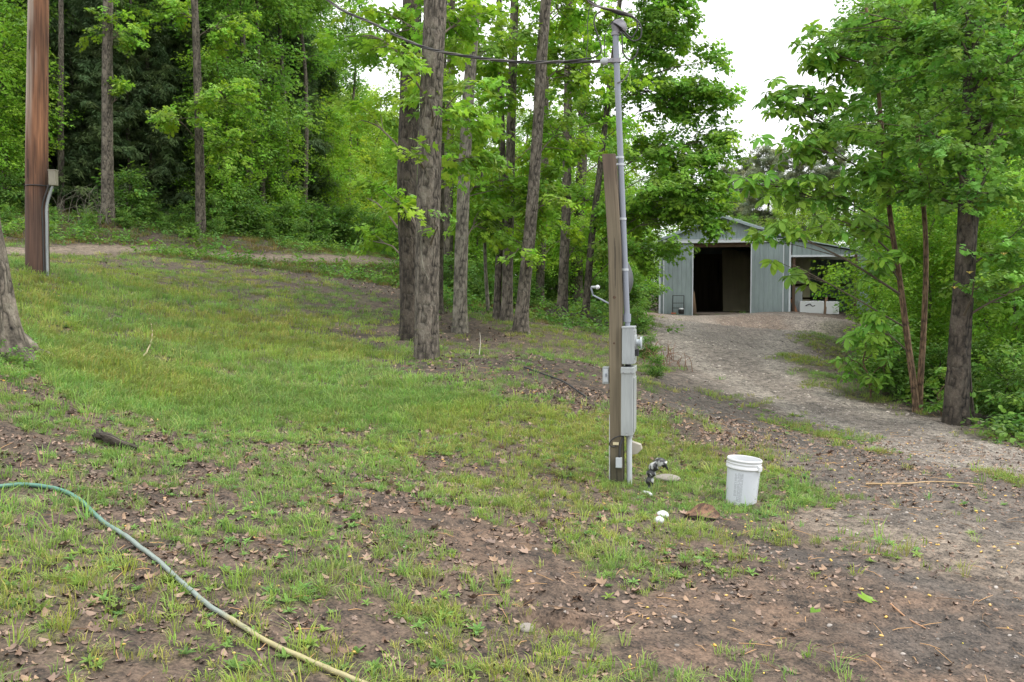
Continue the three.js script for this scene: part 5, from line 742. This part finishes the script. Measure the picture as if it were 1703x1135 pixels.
// ---------- grass, weeds, litter, pebbles ----------
const n0 = (x, z) => (fbm(x * 1.4, z * 1.4, 2) - 0.5) * 1.2;
function tuft(n, h0, h1, rad, w) {
  const pos = [];
  for (let i = 0; i < n; i++) {
    const a = rr(0, 6.28), r = rad * Math.sqrt(R()), x = Math.cos(a) * r, z = Math.sin(a) * r, b = a + rr(-1, 1), h = rr(h0, h1), lean = rr(0.25, 1.25) * h, dx = Math.cos(b), dz = Math.sin(b), px = -dz * w / 2, pz = dx * w / 2;
    const A = [x - px, -0.01, z - pz], B = [x + px, -0.01, z + pz], m = [x + dx * lean * 0.35, h * 0.62, z + dz * lean * 0.35], Cc = [m[0] + px * 0.8, m[1], m[2] + pz * 0.8], D = [m[0] - px * 0.8, m[1], m[2] - pz * 0.8], T = [x + dx * lean, h * rr(0.75, 1), z + dz * lean];
    pos.push(...A, ...B, ...Cc, ...A, ...Cc, ...D, ...D, ...Cc, ...T);
  }
  const g = new THREE.BufferGeometry(); g.setAttribute('position', new THREE.Float32BufferAttribute(pos, 3)); g.computeVertexNormals(); return g;
}
const inView = (x, z, m = 1.2) => Math.abs(x) < -z * 0.6 + m;
const turn = () => new THREE.Quaternion().setFromEuler(new THREE.Euler(rr(-0.2, 0.2), rr(0, 6.28), rr(-0.2, 0.2)));
function sow(n, z0, z1, f) { const out = []; for (let i = 0; i < n; i++) { const z = -Math.sqrt(lerp(z0 * z0, z1 * z1, R())), x = rr(-1, 1) * (-z * 0.6 + 1.2); const it = f(x, z); if (it) out.push(it); } return out; }
seedTo(1001);
const T1 = tuft(10, 0.025, 0.075, 0.035, 0.0055), T2 = tuft(28, 0.035, 0.095, 0.11, 0.007), T3 = tuft(8, 0.07, 0.14, 0.035, 0.0065);
const grassTint = (c, x = 0, z = 0) => { const pt = fbm(x * 0.55 + 3, z * 0.55, 3), warm = sstep(0.42, 0.62, pt); const t = grassTint0(c), k = 0.82 + 0.4 * fbm(x * 1.7, z * 1.7 + 9, 2); return [t[0] * lerp(0.85, 1.06, warm) * k, t[1] * k, t[2] * lerp(1, 0.9, warm) * k]; };
const grassTint0 = (c) => { const dryness = R() < 0.2 ? 1 : 0, k = rr(0.65, 1.25); return dryness ? [1.3 * k, 0.98 * k, 1.3 * k] : [k * rr(0.8, 1.15), k, k * rr(0.7, 1.2)]; };
const put = (x, z, s, c, dy = 0) => ({ p: V(x, H(x, z) + dy, z), q: turn(), s: V(s, s * rr(0.7, 1.2), s), c });
const near = sow(68000, 2.6, 10, (x, z) => { const c = cover(x, z); return R() < Math.pow(c.g, 1.8) * 1.1 ? put(x, z, rr(0.7, 1.4) * (0.75 + 0.5 * c.lush), grassTint(c, x, z)) : null; });
const tall = sow(6500, 2.6, 12, (x, z) => { const c = cover(x, z); return R() < c.g * 0.75 ? put(x, z, rr(0.5, 1.1), grassTint(c, x, z)) : null; });
const mid = sow(60000, 8.5, 34, (x, z) => { const c = cover(x, z); if (c.right > 0.6 && R() < 0.7) return null; return R() < Math.pow(c.g, 1.6) * 0.95 * (c.wood > 0.5 ? 0.3 : 1) ? put(x, z, rr(0.6, 1.25) * (0.8 + 0.4 * c.lush) * (-z > 18 ? 1.15 : 1), grassTint(c, x, z)) : null; });
const bank = sow(26000, 20, 40, (x, z) => { const c = cover(x, z); if (c.wood < 0.4 || x > 1 || R() > 0.55) return null; const k = rr(0.5, 1.1); return put(x, z, rr(0.8, 1.7), R() < 0.6 ? [1.05 * k, 0.62 * k, 0.8 * k] : [0.75 * k, 0.8 * k, 0.8 * k]); });
const far = sow(9000, 32, 46, (x, z) => { const c = cover(x, z); return x < 12 && R() < c.g ? put(x, z, rr(1.2, 2), grassTint(c, x, z)) : null; });
tag(instances('grass', T1, M.grass, near, scene), 'short thin grass blades in patches over the near yard', 'grass');
tag(instances('grass', T3, M.grass, tall, scene), 'taller loose grass stalks scattered over the near yard', 'grass');
tag(instances('grass', T2, M.grass, bank, scene), 'dry tan and dull green grass on the bank above the upper track', 'grass');
tag(instances('grass', T2, M.grass, [...mid, ...far], scene), 'dense bright lawn grass on the slope towards the upper track', 'grass');
{
  seedTo(1100); const ros = []; for (let i = 0; i < 7; i++) { const l = LEAF.oval.clone(); l.applyMatrix4(new THREE.Matrix4().compose(V(0, 0.004, 0), new THREE.Quaternion().setFromEuler(new THREE.Euler(-rr(0.3, 1.3), i * 0.9 + rr(-0.2, 0.2), 0, 'YXZ')), V(0.018, 0.03, 0.03).multiplyScalar(rr(0.6, 1.3)))); ros.push(l); }
  const rg = mergeGeometries(ros.map((g) => { g.deleteAttribute('normal'); return g; })); rg.computeVertexNormals();
  const w = sow(19000, 2.6, 13, (x, z) => { const c = cover(x, z), pa = fbm(x * 1.3 + 7, z * 1.3, 3); return R() < c.g * sstep(0.42, 0.6, pa) * 1.1 ? put(x, z, rr(0.5, 1.5), tint([1, 1, 1], 0.3)) : null; });
  tag(instances('weeds', rg, M.weed, w, scene), 'small broad leaved weeds among the near grass', 'weeds');
  const und = [];
  for (let i = 0; i < 26000; i++) { const z = -rr(11, 48), x = rr(-1, 1) * (-z * 0.6 + 1), c = cover(x, z), p = c.wood * 1.3 + c.right * 0.7; const pa = fbm(x * 0.7 + 3, z * 0.7, 3); if (R() < p * sstep(0.36, 0.6, pa)) { const s = rr(0.5, 1.2); und.push({ p: V(x, H(x, z) + 0.08, z), q: outward(V(rr(-1, 1), 0.6, rr(-1, 1)), 0.8), s: V(s, s, s), c: tint([0.8, 0.82, 0.9], 0.4) }); } }
  tag(instances('undergrowth', SPRIG.broad, M.leafBroad, und, scene), 'low leafy ground cover under the trees and on the banks', 'undergrowth');
  // leaf litter
  const lg = new THREE.PlaneGeometry(0.044, 0.026, 4, 2); { lg.rotateX(-Math.PI / 2); const p = lg.attributes.position; for (let i = 0; i < p.count; i++) { const x = p.getX(i) / 0.025, z = p.getZ(i) / 0.014; p.setXYZ(i, p.getX(i), 0.006 + 0.008 * x * x - 0.004 * z * z + 0.004 * x * z, p.getZ(i) * (1 - 0.75 * Math.abs(x) ** 1.6)); } lg.computeVertexNormals(); lg.deleteAttribute('uv'); }
  const cols = [[0.9, 0.85, 0.85], [1.25, 1.1, 1], [0.7, 0.6, 0.55], [1.5, 1.35, 1.25], [0.9, 0.72, 0.6], [0.5, 0.45, 0.42], [1.4, 1.2, 0.95]];
  const lc = () => { const c = cols[Math.floor(R() * cols.length)], k = rr(0.75, 1.2); return c.map((v) => v * k); };
  const lit = [...sow(105000, 2.6, 11, (x, z) => { const c = cover(x, z), p = 0.26 + 0.5 * c.lit + 0.3 * (1 - c.g) - 0.4 * c.gravel - 0.35 * c.sand - 0.25 * c.bare - 0.25 * c.damp - 0.1 * c.lush; return R() < p * (x > 1.1 + n0(x, z) && z > -7.2 ? 0.4 : 1) * (0.35 + 1.3 * sstep(0.35, 0.65, fbm(x * 2.3 + 30, z * 2.3, 3))) ? { p: V(x, H(x, z) + 0.002, z), q: new THREE.Quaternion().setFromEuler(new THREE.Euler(rr(-0.5, 0.5), rr(0, 6.28), rr(-0.5, 0.5))), s: V(1, 1, 1).multiplyScalar(0.25 + 0.9 * Math.pow(R(), 2.4)), c: lc() } : null; }),
    ...sow(26000, 10, 34, (x, z) => { const c = cover(x, z), p = 0.1 + 0.6 * c.lit + 0.3 * c.wood + 0.25 * (1 - c.g) - 0.6 * c.gravel - 0.5 * c.road - 0.08 * c.lush; return R() < p ? { p: V(x, H(x, z) + 0.004, z), q: new THREE.Quaternion().setFromEuler(new THREE.Euler(rr(-0.5, 0.5), rr(0, 6.28), rr(-0.5, 0.5))), s: V(1, 1, 1).multiplyScalar(rr(0.7, 1.6)), c: lc() } : null; })];
  tag(instances('leaf_litter', lg, M.litter, lit, scene), 'brown fallen leaves scattered over soil and thin grass', 'leaf litter');
  const bl = leafShape([[0.3, -0.02], [0.5, 0.12], [0.28, 0.3], [0.56, 0.62], [0.22, 0.62], [0, 1]], 0.5, -0.45); bl.computeVertexNormals();
  const bigLit = sow(9000, 2.6, 10, (x, z) => { const c = cover(x, z), p = (0.25 + 0.6 * c.lit + 0.2 * (1 - c.g) - 0.5 * c.gravel - 0.3 * c.sand - 0.2 * c.damp) * sstep(0.42, 0.62, fbm(x * 1.9 + 60, z * 1.9, 3)) * (x > 1.1 + n0(x, z) && z > -7.2 ? 0.3 : 1); if (R() > p) return null; const s = rr(0.03, 0.075); return { p: V(x, H(x, z) + 0.004, z), q: new THREE.Quaternion().setFromEuler(new THREE.Euler(rr(-0.5, 0.5) + (R() < 0.4 ? Math.PI : 0), rr(0, 6.28), rr(-0.5, 0.5))), s: V(s, s, s), c: lc() }; });
  tag(instances('leaf_litter', bl, M.litter, bigLit, scene), 'larger curled dead leaves lying in drifts on the near yard', 'leaf litter');
  // moss on the feet of three trunks
  for (const tr of scene.children.filter((o) => /thick grey furrowed trunk in front|dark damp trunk close|mossy foot/.test(o.userData.label || ''))) {
    const tm = tr.children.find((o) => o.name === 'trunk').geometry.attributes, ml = [], ap = V(), nn = V();
    for (let i = 0; i < tm.position.count; i++) { ap.fromBufferAttribute(tm.position, i); if (ap.y > 0.6 || ap.y < 0) continue; nn.fromBufferAttribute(tm.normal, i); const m = fbm(ap.x * 9 + 3, ap.y * 4 + ap.z * 9, 3); if (m < 0.36 + ap.y * 0.35 + (nn.x < 0 ? 0.08 : 0)) continue; const s = rr(0.12, 0.3); ml.push({ p: ap.clone().addScaledVector(nn, -0.003), q: new THREE.Quaternion().setFromUnitVectors(V(0, 1, 0), nn), s: V(s, s, s), c: [rr(0.4, 0.75), rr(0.4, 0.65), 0.35] }); }
    if (ml.length) instances('moss', T1, M.grass, ml, tr);
  }
  // yellow bits
  const yg = lump(0.011, 0.005, 0.006, 0.2, 4, 8); yg.deleteAttribute('uv');
  const yb = sow(1500, 2.8, 12, (x, z) => (R() < (x > 0.2 ? 0.8 : 0.4) ? { p: V(x, H(x, z) + 0.004, z), q: turn(), s: V(1, 1, 1).multiplyScalar(rr(0.6, 1.4)), c: [rr(0.8, 1.1), rr(0.75, 1), rr(0.5, 1.3)] } : null));
  tag(instances('yellow_petals', yg, std([0.62, 0.45, 0.13], { roughness: 0.6 }), yb, scene), 'small yellow petals dropped over the soil and drive', 'petals', null, 'stuff');
  // pebbles and clods
  const pg = lump(0.012, 0.007, 0.01, 0.3, 6, 8); pg.deleteAttribute('uv');
  const pb = [...sow(60000, 2.6, 14, (x, z) => { const c = cover(x, z), p = 0.75 * c.gravel + 0.4 * c.damp + 0.35 * c.sand + 0.3 * c.bare + 0.12 * (1 - c.g); if (R() > p) return null; const s = 0.25 + Math.pow(R(), 7) * 1.2, k = rr(0.4, 1.15), w = c.gravel > 0.3 || R() < 0.4; return { p: V(x, H(x, z) + 0.002, z), q: turn(), s: V(s, s, s), c: w ? [k, k * 0.97, k * 0.95] : [k * 0.7, k * 0.52, k * 0.42] }; }),
    ...sow(30000, 13, 42, (x, z) => { if (x < -1) return null; const c = cover(x, z); if (R() > c.gravel) return null; const s = 0.8 + Math.pow(R(), 4) * 2.4, k = rr(0.5, 1.5); return { p: V(x, H(x, z) + 0.002, z), q: turn(), s: V(s, s, s), c: [k, k * 0.96, k * 0.92] }; })];
  tag(instances('pebbles', pg, std([0.36, 0.33, 0.3], { roughness: 0.9 }), pb, scene), 'loose grey gravel and crumbs on the drive and bare soil', 'gravel', null, 'stuff');
  // twigs and straw
  const tg = tube([V(-0.06, 0.004, 0), V(0, 0.01, 0.006), V(0.06, 0.004, 0)], [0.0018, 0.0022, 0.0012], 4, null, false); tg.deleteAttribute('uv');
  const tws = sow(4200, 2.6, 12, (x, z) => { const c = cover(x, z); return R() < 0.5 - 0.3 * c.gravel ? { p: V(x, H(x, z) + 0.002, z), q: turn(), s: V(rr(0.4, 1.5), 1, 1), c: R() < 0.5 ? [0.5, 0.4, 0.3] : [1.5, 1.2, 0.8] } : null; });
  tag(instances('twig_litter', tg, std([0.3, 0.22, 0.15]), tws, scene), 'bits of twig and straw strewn over the near yard', 'twigs', null, 'stuff');
  // yellow flowers in the lawn
  const fg = []; for (let k = 0; k < 6; k++) { const p = LEAF.oval.clone(); p.deleteAttribute('normal'); p.applyMatrix4(new THREE.Matrix4().compose(V(0, 0.16, 0), new THREE.Quaternion().setFromEuler(new THREE.Euler(-0.3, k * 1.05, 0, 'YXZ')), V(0.016, 0.016, 0.016))); fg.push(p); } const fgeo = mergeGeometries(fg); fgeo.computeVertexNormals();
  const fl = [[235, 501], [243, 506], [262, 512], [280, 495], [35, 501], [41, 505], [190, 530], [330, 505], [110, 560], [80, 470], [150, 470], [252, 484], [278, 545]].map(([u, v]) => { const p = atGround(u * 0.35 + (u > 200 ? 10 : 0), v); const s = rr(0.9, 1.4); return { p, q: turn(), s: V(s, s, s), c: [1, 1, 1] }; });
  tag(instances('wildflowers', fgeo, std([0.75, 0.42, 0.03], { side: THREE.DoubleSide }), fl, scene), 'tiny orange yellow flowers in the long grass near the left tree', 'flowers', null, 'stuff');
}
renderer.render(scene, camera);
